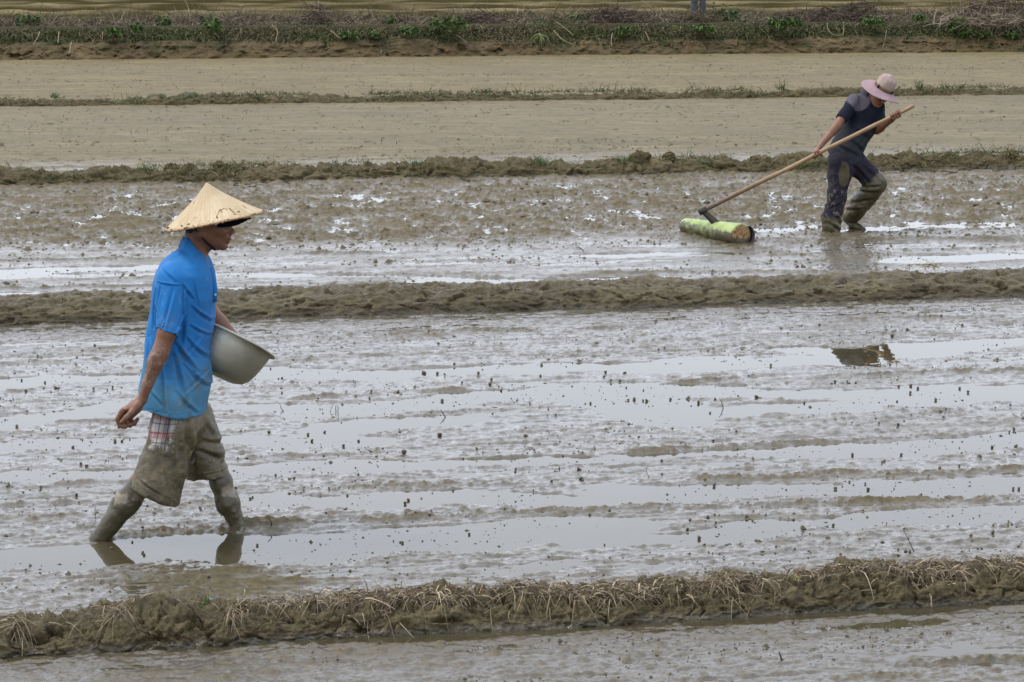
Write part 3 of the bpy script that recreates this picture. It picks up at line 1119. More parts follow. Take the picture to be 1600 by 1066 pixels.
def bund_grass(name, k, v0, w, Zc, half, n, ln, wd, label, cols, thr=.1, cluster=1.0, up=1.0):
    u = RNG.uniform(-half, half, n)
    s_ = RNG.random(n)
    a = fbm(u * cluster, s_ * 1.0, 3, 150 + k)
    keep = a > thr
    u, s_ = u[keep], s_[keep]
    v = v0 + w * (.04 + .7 * s_) + bcurve(k, u)
    z = Zc * (.85) * np.sin(np.pi * np.clip(.04 + .7 * s_, 0, 1)) ** .8
    O = np.stack([u, v + SL * u, z], 1)
    D = np.stack([RNG.normal(0, .6, len(u)), RNG.normal(-.3, .5, len(u)), np.abs(RNG.normal(.7 * up, .4, len(u)))], 1)
    o = blades(name, O, D, RNG.gamma(4, ln / 4, len(u)), np.full(len(u), wd), palette(len(u), cols), M_TINT, 3, .35, .4)
    return tag(o, label, kind='stuff')


bund_grass('bund_grass', 3, B3, W3, Z3, 8, 9500, .085, .007, 'sparse green grass sprouting on the cloddy bund', GREEN + OLIVE + [STRAW[0]], .08, .9)
bund_grass('bund_grass', 4, B4, W4, Z4, 11, 9500, .10, .010, 'sparse green grass sprouting on the farthest bund', GREEN + OLIVE + [STRAW[0]], .0, .8)

# taller green tufts on the two grassy bunds
def tuft(px, py, v0, z, n, hh, label, cols=GREEN, grp=None, name='grass_tuft', spread=.05, wd=.006):
    Y = v0 + SL * ((px - 800) / FPX) * v0
    q = at(px, py, Y)
    q[2] = z
    o_ = np.repeat(q[None], n, 0) + np.stack([RNG.normal(0, spread, n), RNG.normal(0, spread, n), RNG.normal(0, .004, n)], 1)
    d_ = np.stack([RNG.normal(0, .45, n), RNG.normal(0, .45, n), np.abs(RNG.normal(1, .25, n))], 1)
    o = blades(name, o_, d_, RNG.uniform(.5, 1, n) * hh, np.full(n, wd), palette(n, cols), M_TINT, 4, .35, .35, origin=tuple(q))
    tag(o, label, 'grass', grp)
    return o


for px, lab in ((1222, 'green grass tuft on the farthest bund left of the pink hat'), (1437, 'green grass tuft on the farthest bund right of the pink hat'),
                (1475, 'short green grass tuft second to the right of the pink hat on the farthest bund'), (85, 'green grass tuft at the left end of the farthest bund'),
                (760, 'green grass tuft at the middle of the farthest bund')):
    tuft(px, 145, B4 + .4, Z4 * .8, 26, .30 if px in (1222, 1437) else .18, lab, grp='grass tufts on the farthest bund', spread=.045, wd=.012)
for px, lab in ((232, 'bright green grass tuft on the cloddy bund up left of the straw hat'), (655, 'low green tuft on the cloddy bund left of its middle'), (845, 'green grass tuft on the cloddy bund right of its middle'),
                (975, 'dark green tuft on the cloddy bund left of the large clod'), (1250, 'green tuft at the foot of the cloddy bund beside the hoe handle')):
    tuft(px, 262, B3 + (.25 if px != 1250 else .06), Z3 * .6 if px != 1250 else .05, 46, .20, lab, grp='grass tufts on the cloddy bund', spread=.05, wd=.008)

# green and dry growth hanging over the concrete lip and the bank
n = 125000
u = RNG.uniform(-16, 16, n)
gz = RNG.random(n)
gv_ = BK + .58 + .55 * gz
a = fbm(u * .55, gz * 1.2, 3, 160)
isg = a + RNG.normal(0, .14, n) > .03
z0 = ZMID * 1.02 + (RNG.random(n) ** .8) * (ZLIP - ZMID - .03) * np.clip(gz * 1.3, 0, 1)
low_ = (RNG.random(n) < .12) & (fbm(u * .7, u * 0, 3, 161) > -.02)
gv_ = np.where(low_, BK + .34 + .24 * gz, gv_)
z0 = np.where(low_, ZMID * (.55 + .45 * gz), z0)
O = np.stack([u, gv_ + SL * u, z0], 1)
D = np.stack([RNG.normal(0, .6, n), RNG.normal(-.45, .4, n), RNG.normal(.55, .5, n)], 1)
C = np.where(isg[:, None], palette(n, [(.05, .075, .020), (.08, .105, .028), (.025, .038, .012), (.11, .115, .038), (.16, .155, .055)]), palette(n, [(.14, .125, .055), (.09, .08, .035), (.20, .17, .085), (.055, .05, .025)]))
cl_ = fbm(u * 1.7, gz * 2.5, 4, 162, .6)
keep = RNG.random(n) < np.clip(.45 + 1.6 * sstep(-.28, .30, cl_), 0, 1)
len_ = .55 + 1.5 * sstep(-.1, .45, cl_)
ovr = RNG.random(n) < .10 * sstep(-.05, .3, fbm(u * 1.1, u * 0, 3, 163))
O[ovr, 1] += BK + 1.36 - gv_[ovr]
O[ovr, 2] = ZLIP - .02
O[:, 2] -= .02 * (1 + fbm(u * 2.3, u * 0 + 5, 3, 164)) * (~ovr)
tag(blades('bank_grass', O[keep], D[keep], RNG.gamma(4, .034, keep.sum()) * len_[keep], RNG.uniform(.010, .024, keep.sum()), C[keep], M_TINT, 3, .75, .4),
    'green and dry grass hanging over the concrete lip onto the earth bank', kind='stuff')
# dry brush and weeds on top of the bank
n = 60000
u = RNG.uniform(-17, 17, n)
vb = BK + 1.4 + RNG.beta(1.1, 1.6, n) * 7.5
O = np.stack([u, vb + SL * u, np.full(n, ZLIP - .06)], 1)
a = fbm(u * .5, vb * .6, 3, 165)
D = np.stack([RNG.normal(0, .9, n), RNG.normal(0, .6, n), np.abs(RNG.normal(.6, .45, n))], 1)
C = np.where((a + RNG.normal(0, .1, n) > .24)[:, None], palette(n, OLIVE + GREEN[:1]), palette(n, [(.13, .105, .065), (.10, .078, .05), (.22, .175, .11), (.06, .048, .032), (.26, .215, .135), (.12, .085, .06)]))
tag(blades('dry_brush', O, D, RNG.gamma(3, .068, n) * (.45 + 1.5 * sstep(-.3, .5, fbm(u * .8, vb * .8, 3, 166))), RNG.uniform(.010, .024, n), C, M_TINT, 3, .35, .7),
    'low tangle of dry brown stalks covering the top of the bank', kind='stuff')


# sprigs and litter on the drier plots: single blades of rice stubble and weeds
n = 2600
u = RNG.uniform(-13, 13, n)
v = np.where(RNG.random(n) < .5, RNG.uniform(B3 + .9, B4, n), RNG.uniform(B4 + 1, BK, n))
keep = fbm(u * .5, v * .6, 3, 170) > -.08
u, v = u[keep], v[keep]
hh, _, _, _ = field(u, v + SL * u)
O = np.stack([u, v + SL * u, hh], 1)
D = np.stack([RNG.normal(0, 1, len(u)), RNG.normal(0, .6, len(u)), np.abs(RNG.normal(.25, .3, len(u)))], 1)
tag(blades('field_litter', O, D, RNG.uniform(.03, .10, len(u)), np.full(len(u), .009), palette(len(u), [(.07, .06, .035), (.12, .10, .05), (.10, .12, .04)]), M_TINT, 2, .2, .5),
    'scattered bits of dark stubble on the levelled far plots', kind='stuff')


# heaps of cut brushwood, leafy weeds, stray stalks: things on the bank
def brush_heap(px, py, wpx, hz, n, label, cols, vrel=1.9, name='brushwood_heap', green=0):
    v0 = BK + vrel
    Y = v0 / (1 - SL * (px - 800) / FPX)
    c = at(px, py, Y)
    c[2] = ZLIP - .05
    rx = wpx / FPX * Y / 2
    th = RNG.random(n) * 2 * np.pi
    rr = np.sqrt(RNG.random(n))
    zz = RNG.random(n) ** .7 * hz * np.sqrt(np.clip(1 - rr * rr, 0, 1))
    O = c + np.stack([rx * rr * np.cos(th), .5 * rr * np.sin(th), zz], 1)
    D = np.stack([RNG.normal(0, 1, n), RNG.normal(0, .5, n), RNG.normal(.15, .5, n)], 1)
    o = blades(name, O, D, RNG.uniform(.15, .55, n), RNG.uniform(.008, .022, n), palette(n, cols, .35), M_TINT, 4, .25, .6, origin=tuple(c))
    return tag(o, label, 'brushwood', 'heaps of cut brushwood along the bank')


DARKTW = [(.07, .05, .038), (.11, .078, .055), (.045, .033, .026), (.17, .125, .085)]
brush_heap(490, 30, 40, .55, 260, 'steep dark heap of cut twigs on the bank above the straw hat side', DARKTW)
brush_heap(745, 32, 90, .30, 380, 'low dark heap of twigs on the bank above the middle of the field', DARKTW)
brush_heap(960, 30, 110, .42, 600, 'wide reddish brown brush heap on the bank left of the standing legs', DARKTW)
brush_heap(1092, 30, 70, .24, 420, 'low brown brush heap in front of the standing legs', [(.12, .09, .055), (.08, .06, .04), (.18, .14, .08), (.09, .10, .035)])
brush_heap(1290, 32, 150, .36, 700, 'long dark brush heap on the bank above the hoe', DARKTW)
brush_heap(1345, 28, 60, .55, 380, 'tall dark tangle of branches on the bank left of the pink hat', DARKTW)
brush_heap(1560, 45, 120, .9, 800, 'large tangle of dry branches at the right end of the bank', DARKTW + [(.26, .19, .13)], 1.2)
brush_heap(1530, 60, 150, .30, 500, 'pale dry twigs spilling down the right end of the bank', [(.26, .20, .14), (.17, .12, .08), (.33, .28, .2)], .62, green=0)


def weed(px, py, wpx, hpx, label, vrel, zbase, cols, grp):
    v0 = BK + vrel
    Y = v0 / (1 - SL * (px - 800) / FPX)
    c = at(px, py, Y)
    if zbase is not None:
        c[2] = zbase
    rx, rz = wpx / FPX * Y / 2, hpx / FPX * Y / 2
    root = empty('leafy_weed', tuple(c))
    tag(root, label, 'weed', grp)
    n = int(60 + wpx * 5)
    th, ph = RNG.random(n) * 2 * np.pi, RNG.normal(0, .5, n)
    r_ = RNG.random(n) ** .5
    O = c + np.stack([rx * r_ * np.cos(th), .22 * r_ * np.sin(th), rz * (1 + ph * .9)], 1)
    D = RNG.normal(size=(n, 3)) + [0, -.5, .6]
    blades('leaves', O, D, RNG.uniform(.04, .10, n), RNG.uniform(.035, .07, n), palette(n, cols, .35), M_TINT, 2, .3, .3, parent=root, origin=tuple(c))
    ns = 1
    O2 = np.repeat(c[None], ns, 0) + np.stack([RNG.normal(0, rx * .4, ns), RNG.normal(0, .05, ns), np.full(ns, -.05)], 1)
    blades('stems', O2, np.stack([RNG.normal(0, .5, ns), RNG.normal(0, .2, ns), np.ones(ns)], 1), np.full(ns, rz * 2), np.full(ns, .014), palette(ns, OLIVE), M_TINT, 3, .1, .2, parent=root, origin=tuple(c))


LEAFG = [(.06, .105, .022), (.085, .15, .03), (.04, .07, .018), (.11, .15, .045)]
for px, py, w_, h_, lab in ((180, 56, 26, 12, 'bright leafy weed hanging on the left part of the bank'), (215, 50, 20, 12, 'small leafy weed right of the bright one on the left bank'),
                            (335, 50, 24, 16, 'dark green leafy weed on the bank above left of the straw hat'), (545, 58, 30, 8, 'low green weed on the bank right above the straw hat'),
                            (585, 58, 24, 8, 'small low weed under the lip between two larger ones'), (640, 55, 30, 14, 'green weed on the bank left of the largest weed'),
                            (700, 50, 60, 24, 'largest bright green weed on the middle of the bank'), (1215, 44, 34, 16, 'green weed under the lip above the hoe'),
                            (1240, 42, 26, 14, 'small weed just left of the long brush heap'), (1365, 42, 34, 16, 'green weed on the bank above the pink hat'),
                            (1495, 50, 34, 22, 'bright green weed on the bank right of the pink hat'), (1510, 60, 22, 14, 'low green weed under the bright one at the right'),
                            (1580, 62, 26, 12, 'green weed at the right end of the bank'), (1535, 60, 24, 12, 'green weed among pale dry twigs'), (975, 52, 22, 10, 'small weed below the wide brush heap'), (1100, 50, 40, 10, 'long low weed under the standing legs')):
    weed(px, py, w_, h_, lab, .50, None, LEAFG, 'leafy weeds on the face of the bank')
for px, py, w_, h_, lab in ((45, 27, 40, 20, 'dark bushy weed at the left end of the bank top'), (255, 20, 26, 14, 'dark bushy weed on the bank top above the left field'), (330, 28, 34, 14, 'round weed on the bank top right of another'),
                            (505, 32, 26, 8, 'pale green weed at the foot of the steep twig heap'), (610, 9, 14, 10, 'small dark bush on the bank top above the middle'), (905, 24, 36, 14, 'bright green weed on the bank top left of the brush heap'),
                            (1135, 12, 44, 26, 'tall blue green weed right of the standing legs'), (1435, 22, 22, 12, 'small green weed on the bank top right of the pink hat'), (1510, 12, 22, 12, 'dark round weed on the bank top near the right end'),
                            (978, 18, 14, 10, 'little green weed on the wide brush heap')):
    weed(px, py + 8, w_, h_, lab, 2.2, ZLIP - .04, LEAFG + [(.05, .09, .04)], 'leafy weeds on the top of the bank')

# stray pale stalks and vines hanging down the bank
M_STALK = plain('dry_stalk', (.36, .30, .19), .8, .2, .3, 30)
stalks = [((425, 40), (440, 47), (431, 55), (431, 66), 'curved dry stalk hanging on the bank left of the middle'), ((517, 48), (522, 52), (528, 58), (534, 61), 'short straight stalk on the bank above the straw hat'),
          ((866, 48), (876, 62), (884, 66), (897, 70), 'long pale stalk lying down the bank right of the bent green stem'), ((868, 34), (885, 45), (892, 52), (896, 56), 'thin stalk crossing the lip left of the brush heap'),
          ((1293, 36), (1290, 48), (1302, 60), (1318, 54), 'looped pale vine hanging on the bank above the man'), ((1318, 34), (1319, 44), (1318, 52), (1317, 56), 'thin vine right of the looped one'),
          ((1500, 33), (1500, 45), (1497, 55), (1495, 64), 'pale stalk hanging straight down right of the green weed'), ((1385, 47), (1384, 57), (1382, 66), (1379, 74), 'thin stalk on the bank above the pink hat'),
          ((957, 52), (955, 60), (954, 66), (956, 72), 'forked root hanging on the bank below the heap'), ((1008, 50), (1011, 54), (1013, 60), (1015, 64), 'short stalk on the bank right of the forked root'),
          ((62, 50), (60, 58), (55, 64), (52, 70), 'leaning stalk on the left part of the bank'), ((92, 50), (92, 58), (90, 64), (91, 68), 'short stalk beside the leaning one on the left bank'),
          ((112, 66), (109, 72), (110, 80), (107, 86), 'low root on the left part of the earth face'), ((700, 48), (712, 54), (722, 60), (730, 67), 'straw stalk lying across the earth right of the largest weed'),
          ((1598, 30), (1580, 45), (1560, 58), (1530, 66), 'long slanting branch at the right end of the bank')]
for i, (a, b, c, d, lab) in enumerate(stalks):
    pts = []
    for t in np.linspace(0, 1, 12):
        q = (1 - t) ** 3 * np.array(a) + 3 * (1 - t) ** 2 * t * np.array(b) + 3 * (1 - t) * t * t * np.array(c) + t ** 3 * np.array(d)
        Y = (BK + .95 - .85 * sstep(36, 88, q[1])) / (1 - SL * (q[0] - 800) / FPX)
        pts.append(at(q[0], q[1], Y - .12))
    V, F = tube(pts, np.linspace(.011, .006, 12), 6)
    tag(mesh_obj('dry_stalk', V, F, M_STALK, origin=tuple(pts[0])), lab, 'stalk', 'stray stalks on the bank')
# bent pale green stem
q = at(842, 54, (BK + .5) / (1 - SL * 42 / FPX))
O = np.repeat(q[None], 16, 0) + RNG.normal(0, .02, (16, 3))
tag(blades('bent_stem', O, np.stack([RNG.normal(0, .5, 16), RNG.normal(-.4, .2, 16), RNG.normal(-.5, .5, 16)], 1), RNG.uniform(.12, .3, 16), np.full(16, .022), palette(16, [(.25, .30, .10), (.18, .24, .08)]), M_TINT, 3, .3, .3, origin=tuple(q)),
    'pale green bent stem with leaves on the bank', 'weed')

# ------------------------------------------------------------------ snails and pellets on the wet plot
def snail_shape():
    """round shell with a low spire, a widening last whorl and a mouth"""
    parts = []
    nt_, seg = 22, 8
    tt = np.linspace(0, 2 * np.pi * 2.2, nt_)
    g = np.exp((tt - tt[-1]) * .17)
    c = np.stack([g * .55 * np.cos(tt), g * .55 * np.sin(tt), .95 * (1 - g)], 1)
    V, F = tube(c, g * .56, seg)
    parts.append((V, F))
    V, F = tube([(.0, 0, -.35), (.1, .0, -.1), (0, 0, .55)], [.35, .62, .30], 8)
    parts.append((V, F))
    return merge(parts)


SV, SF = snail_shape()
SV[:, 2] += .30
M_SNAIL, _nt, _b = mat('wet_snail_shell')
_v = coords(_nt)
_c = mixc(_nt, noise(_nt, _v, 160, 3), (.06, .052, .032), (.17, .145, .09))
L(_nt, _c, _b.inputs['Base Color'])
_b.inputs['Roughness'].default_value = .45
bump(_nt, _b, noise(_nt, _v, 260, 3), .4, .002)
snail_me = None
big = [(632, 712, 15, 'largest round snail standing in the pale water line near the middle'), (687, 684, 12, 'large snail with a smaller one behind it left of the middle'), (766, 604, 10, 'dark snail beside a hooked twig in the middle of the flooded plot')]
snl = [(a, b, c, d) for a, b, c, d in big]
explicit = [(420, 677, 9), (482, 680, 8), (537, 698, 8), (561, 690, 7), (508, 676, 7), (488, 690, 8), (440, 615, 6), (497, 627, 6), (577, 625, 7), (683, 585, 9), (695, 588, 7), (661, 583, 7), (663, 584, 8), (748, 587, 8),
            (722, 601, 7), (779, 605, 6), (784, 611, 7), (992, 625, 9), (923, 631, 7), (946, 584, 9), (977, 585, 9), (944, 591, 7), (955, 597, 6), (770, 647, 5), (868, 650, 5), (633, 788, 10), (638, 783, 8), (733, 836, 8),
            (861, 754, 8), (1116, 760, 10), (1305, 765, 9), (1408, 712, 9), (1332, 712, 9), (1382, 722, 8), (1378, 724, 7), (1356, 766, 9), (1352, 757, 7), (1423, 604, 8), (1434, 608, 8), (1462, 626, 8), (1422, 615, 8), (1405, 605, 7),
            (1326, 601, 8), (1337, 601, 7), (1107, 810, 9), (1119, 820, 8), (1074, 830, 8), (1181, 847, 9), (1302, 822, 8), (1518, 844, 9), (1583, 765, 8), (1592, 765, 8), (1549, 700, 9), (1500, 608, 7), (1513, 614, 8), (1252, 510, 6),
            (1280, 511, 8), (1395, 528, 9), (1417, 518, 10), (1460, 532, 6), (1544, 547, 6), (325, 908, 11), (174, 858, 8), (207, 848, 6), (402, 853, 8), (115, 700, 8), (180, 690, 9), (191, 690, 7), (147, 610, 7), (40, 612, 7), (85, 607, 6),
            (34, 595, 6), (391, 780, 7), (395, 778, 6), (430, 745, 7), (460, 750, 8), (475, 770, 6), (514, 768, 6), (542, 775, 7), (1170, 590, 7), (1181, 624, 10), (1117, 626, 7), (1110, 646, 6), (1047, 625, 7), (1005, 627, 6), (1051, 672, 6)]
for a, b, c in explicit:
    snl.append((a, b, c * .95, None))
rs = random.Random(3)
while len(snl) < 285:
    px, py = rs.uniform(-10, 1610), 478 + 390 * rs.random() ** .9
    cl_ = float(fbm(np.array([px * .006]), np.array([py * .02]), 2, 200)[0])
    if rs.random() < .55 + cl_ * 1.4:
        s_ = (py + 80) / 640 * rs.choice([2.4, 3.0, 3.6, 4.4, 5.6, 7.0])
        if rs.random() < .25:
            px2, py2 = px + rs.uniform(-14, 14), py + rs.uniform(-4, 4)
            snl.append((px2, py2, s_ * .8, None))
        snl.append((px, py, s_, None))
sp = np.array([ground(a, b) for a, b, _, _ in snl])
sh, _, _, _ = field(sp[:, 0], sp[:, 1])
for i, (a, b, c, lab) in enumerate(snl):
    X, Y = sp[i, 0], sp[i, 1]
    if abs(vrow(X, Y) - B1 - .2) < .30:
        continue
    r = c / FPX * Y / 2.0
    if snail_me is None:
        o = mesh_obj('snail', SV, SF, M_SNAIL)
        snail_me = o.data
    else:
        o = link(bpy.data.objects.new('snail', snail_me))
    o.location = (X, Y, max(sh[i], 0) + r * .12)
    o.scale = (r * .88, r * .88, r * rs.uniform(.75, 1.0))
    o.rotation_euler = (rs.uniform(-.5, .5), rs.uniform(-.5, .5), rs.uniform(0, 6.28))
    tag(o, lab or 'small dark round snail lying on the wet mud between the two nearest bunds', 'snail', 'snails scattered over the flooded plot')

# pellets and crumbs too small to pick apart
oct_ = np.array([(1, 0, 0), (0, 1, 0), (-1, 0, 0), (0, -1, 0), (0, 0, 1)], float)
of3 = np.array([(0, 1, 4), (1, 2, 4), (2, 3, 4), (3, 0, 4)])


def crumbs(n, vlo, vhi, thr, fu, fv, r0, r1, col, label, lift=0.0, seed=210, bias=1.0):
    v = vlo + (vhi - vlo) * RNG.random(n) ** bias
    u = RNG.uniform(-1, 1, n) * (.25 * v + .3)
    keep = fbm(u * fu, v * fv, 3, seed) > thr
    u, v = u[keep], v[keep]
    n = len(u)
    hh, _, _, _ = field(u, v + SL * u)
    r = r0 * RNG.gamma(3, .33, n) + r1
    jit = 1 + .35 * RNG.normal(size=(n, 5, 1))
    ang = RNG.random(n) * 6.28
    rot = np.stack([np.stack([np.cos(ang), -np.sin(ang)], 1), np.stack([np.sin(ang), np.cos(ang)], 1)], 1)
    vv = oct_[None] * jit * r[:, None, None] * np.array([1.35, 1.0, .75])
    xy = np.einsum('nij,nkj->nki', rot, vv[:, :, :2])
    vv = np.concatenate([xy, vv[:, :, 2:]], 2) + np.stack([u, v + SL * u, np.maximum(hh, -.001) + lift], 1)[:, None]
    FF = (of3[None] + (np.arange(n) * 5)[:, None, None]).reshape(-1, 3)
    tag(mesh_obj('mud_pellets', vv.reshape(-1, 3), FF, plain('pellet_mud', col, .7, .3)), label, kind='stuff')


crumbs(9000, B1 + .45, B2 - .05, -.05, 1.0, 1.4, .0030, .0016, (.085, .072, .042), 'tiny dark pellets of mud strewn over the flooded plot')
crumbs(2600, 7.0, B1 - .1, -.05, 1.0, 1.4, .0026, .0012, (.085, .072, .042), 'tiny dark pellets of mud in the nearest plot')
crumbs(15000, 19.2, B3 - .05, -.10, .9, 1.2, .009, .003, (.115, .095, .050), 'small wet clods covering the rough half of the middle plot', -.004, 212)
crumbs(3500, B2 + .8, 19.6, .0, .6, 1.6, .006, .003, (.10, .085, .048), 'small clods on the smooth strip behind the middle bund', -.002, 213)
crumbs(26000, B3 + .8, B4, .10, .16, 2.6, .007, .003, (.105, .088, .045), 'dark crumbs of earth on the drier plot', -.002, 214, 1.6)
crumbs(24000, B4 + .9, BK, .12, .12, 2.0, .009, .004, (.12, .10, .05), 'dark crumbs of earth on the driest plot below the bank', -.003, 215)

# twigs, sprigs and straw in the mud
M_TWIG = plain('wet_twig', (.045, .037, .025), .6, .3)
M_LSTRAW = plain('pale_straw', (.42, .35, .20), .75, .2)
twigs = [((443, 642), (437, 629), .0022, 'leaning thin twig in the mud right of the shorts'), ((516, 644), (521, 631), .002, 'left of three short upright twigs'), ((525, 643), (525, 632), .002, 'middle one of three short upright twigs'),
         ((528, 645), (527, 633), .002, 'right one of three short upright twigs'), ((424, 817), (418, 807), .003, 'short twig by the disturbed mud at the front foot'), ((1428, 862), (1412, 828), .002, 'forked thin twig at the right side of the flooded plot'),
         ((1222, 1034), (1217, 1018), .004, 'dark stub sticking out of the foreground mud'), ((912, 392), (898, 381), .004, 'small oblique twig in the smooth strip behind the middle bund'), ((1130, 638), (1124, 622), .0025, 'crooked twig at the middle right of the flooded plot'),
         ((1015, 745), (1010, 732), .002, 'small twig in the mud right of the middle'), ((149, 808), (150, 790), .0018, 'thin twig left of the rear leg'), ((1375, 574), (1376, 566), .003, 'small sprig below the green reflection'),
         ((696, 652), (688, 640), .003, 'hooked twig near the middle of the flooded plot')]
for a, b, r, lab in twigs:
    g = ground(*a)
    z = float(field(g[:1], g[1:2])[0][0])
    g = ground(a[0], a[1], max(z, 0))
    e = at(b[0], b[1], g[1] + .01)
    mid = (g + e) / 2 + RNG.normal(0, .004, 3)
    V, F = tube([g - [0, 0, .02], g, mid, e], [r, r, r * .8, r * .5], 6)
    parts_ = [(V, F)]
    if 'fork' in lab or 'crook' in lab or 'hook' in lab:
        e2 = mid + (e - g) * .4 + np.array([.018, 0, -.01])
        parts_.append(tube([mid, (mid + e2) / 2, e2], [r * .8, r * .6, r * .4], 6))
    V, F = merge(parts_)
    tag(mesh_obj('twig', V, F, M_TWIG, origin=tuple(g)), lab, 'twig', 'twigs sticking out of the mud')
g = ground(1455, 424, .12)
q = at(1452, 414, B2 + .45 + SL * g[0])
O = np.repeat(q[None], 46, 0) + np.stack([RNG.normal(0, .05, 46), RNG.normal(0, .04, 46), RNG.normal(0, .006, 46)], 1)
tag(blades('straw_wisp', O, np.stack([RNG.normal(0, 1, 46), RNG.normal(0, .5, 46), RNG.normal(.1, .3, 46)], 1), RNG.uniform(.05, .13, 46), np.full(46, .006), palette(46, [(.50, .40, .22), (.36, .27, .14)]), M_TINT, 3, .3, .5, origin=tuple(q)),
    'wisp of pale straw lying on top of the middle bund', 'straw')
# green sprigs on the near bund
for px, py, nn, hh_, lab in ((640, 0, 0, 0, ''), ):
    pass
for px, lab, cols in ((318, 'small upright green sprig on the nearest bund below the reflection', [(.12, .24, .05), (.20, .30, .08)]), (1265, 'yellow green blades bending over the nearest bund at the right', [(.34, .33, .12), (.24, .26, .08)]),
                      (1272, 'tiny bright green leaf on the face of the nearest bund', [(.10, .30, .03)])):
    X = (px - 800) / FPX * (B1 + .2)
    z = float(h1(np.array([X]))[0])
    q = np.array([X, B1 + .18 + SL * X, z * .98])
    nn = 12 if px != 1272 else 5
    if px == 1272:
        q[1] -= .10
        q[2] *= .7
    O = np.repeat(q[None], nn, 0) + RNG.normal(0, .006, (nn, 3))
    tag(blades('green_sprig', O, np.stack([RNG.normal(0, .5, nn), RNG.normal(-.2, .4, nn), np.ones(nn)], 1), RNG.uniform(.03, .075, nn) * (1 if px != 1272 else .4), np.full(nn, .0035), palette(nn, cols), M_TINT, 3, .3 if px == 318 else 1.0, .3, origin=tuple(q)), lab, 'sprig')
# thin dead stems standing on the near bund
n = 40
u = RNG.uniform(-1.0, 2.0, n)
O = np.stack([u, B1 + .2 + SL * u, h1(u) * .9], 1)
tag(blades('dead_stems', O, np.stack([RNG.normal(0, .35, n), RNG.normal(0, .3, n), np.ones(n)], 1), RNG.uniform(.04, .10, n), np.full(n, .0018), palette(n, STRAW[:3]), M_TINT, 4, .1, .4), 'thin dead stems standing up from the nearest bund', kind='stuff')
# big clods resting on the cloddy bund
for px, py, s_, lab in ((1045, 243, 22, 'large rounded clod standing on the cloddy bund left of the man'), (998, 246, 40, 'broad lumpy clod on the cloddy bund left of the large clod'), (1410, 243, 34, 'dark rough clod on the cloddy bund right of the man'),
                        (1480, 246, 40, 'wide low clod on the cloddy bund at the right'), (1580, 240, 34, 'rough clod at the right end of the cloddy bund'), (268, 262, 26, 'round clod on the cloddy bund above the straw hat'),
                        (343, 258, 22, 'clod on the cloddy bund just right above the straw hat'), (715, 256, 30, 'clod on the cloddy bund beside the green tufts')):
    Y = (B3 + .35) / (1 - SL * (px - 800) / FPX)
    c = at(px, py + (3 if s_ < 30 else 8), Y)
    r = s_ / FPX * Y / 2
    ph, th = np.meshgrid(np.linspace(0, np.pi, 26), np.linspace(0, 2 * np.pi, 40, endpoint=False), indexing='ij')
    d = np.stack([np.sin(ph) * np.cos(th), np.sin(ph) * np.sin(th), np.cos(ph)], -1).reshape(-1, 3)
    k_ = 1 + .28 * vn3(d + px, 2.3) + .20 * vn3(d + px, 5.1) + .12 * vn3(d + px, 11) + .06 * vn3(d + px, 23)
    V = c + d * k_[:, None] * r * np.array([1, .8, .8])
    nn = len(V)
    tag(mesh_obj('mud_clod', V, grid_faces(26, 40, True), M_BUND, origin=tuple(c), attrs=dict(wet=np.zeros(nn), dry=np.clip(.2 + vn3(d + px, 4) * .5, 0, 1), green=np.clip(vn3(d + px, 3) * .6, 0, 1))), lab, 'clod', 'big clods on the cloddy bund')

# ------------------------------------------------------------------ materials of the people
def make_skin(name, mud_z=None, dried=None):
    m, nt, b = mat(name)
    v = coords(nt)
    n1 = noise(nt, v, 9, 4)
    n2 = noise(nt, v, 60, 4, .6)
    c = mixc(nt, ramp(nt, n1, [(.3, 0), (.7, 1)]), (.235, .100, .055), (.35, .160, .092))
    c = mixc(nt, math_(nt, 'MULTIPLY', n2, .5), c, (.13, .055, .03))
    rough_ = .48
    if mud_z is not None:
        z = sepz(nt, v)
        edge = math_(nt, 'ADD', z, math_(nt, 'MULTIPLY', math_(nt, 'SUBTRACT', noise(nt, v, 22, 5, .6), .5), .10))
        f = ramp(nt, edge, [(mud_z - .008, 1), (mud_z + .008, 0)])
        mc = mixc(nt, noise(nt, v, 40, 5), (.062, .052, .026), (.125, .108, .060))
        # pale dried patch of mud at the knee
        pe = math_(nt, 'ADD', z, math_(nt, 'MULTIPLY', math_(nt, 'SUBTRACT', noise(nt, v, 16, 4), .5), .14))
        pf = ramp(nt, pe, [(mud_z - .115, 0), (mud_z - .108, 1), (mud_z - .060, 1), (mud_z - .050, 0)])
        pn_ = ramp(nt, noise(nt, v, 8, 3), [(.44, 0), (.50, 1)])
        c = mixc(nt, f, c, mc)
        c = mixc(nt, math_(nt, 'MULTIPLY', math_(nt, 'MULTIPLY', pf, .85), pn_), c, (.33, .285, .205))
        L(nt, ramp(nt, f, [(0, .5), (1, .36)]), b.inputs['Roughness'])
    else:
        b.inputs['Roughness'].default_value = rough_
    if dried is not None:                       # dried mud smears on the forearm
        vm = nt.nodes.new('ShaderNodeVectorMath')
        vm.operation = 'DISTANCE'
        L(nt, v, vm.inputs[0])
        vm.inputs[1].default_value = dried[0]
        g = ramp(nt, vm.outputs['Value'], [(dried[1] * .4, 1), (dried[1], 0)])
        s = ramp(nt, noise(nt, v, 75, 6, .7, .6), [(.47, 0), (.60, 1)])
        c = mixc(nt, math_(nt, 'MULTIPLY', math_(nt, 'MULTIPLY', g, s), .7), c, (.36, .31, .25))
    L(nt, c, b.inputs['Base Color'])
    b.inputs['Specular IOR Level'].default_value = .45
    h = math_(nt, 'ADD', n2, math_(nt, 'MULTIPLY', noise(nt, v, 260, 2), .4))
    bump(nt, b, h, .35, .0025)
    return m


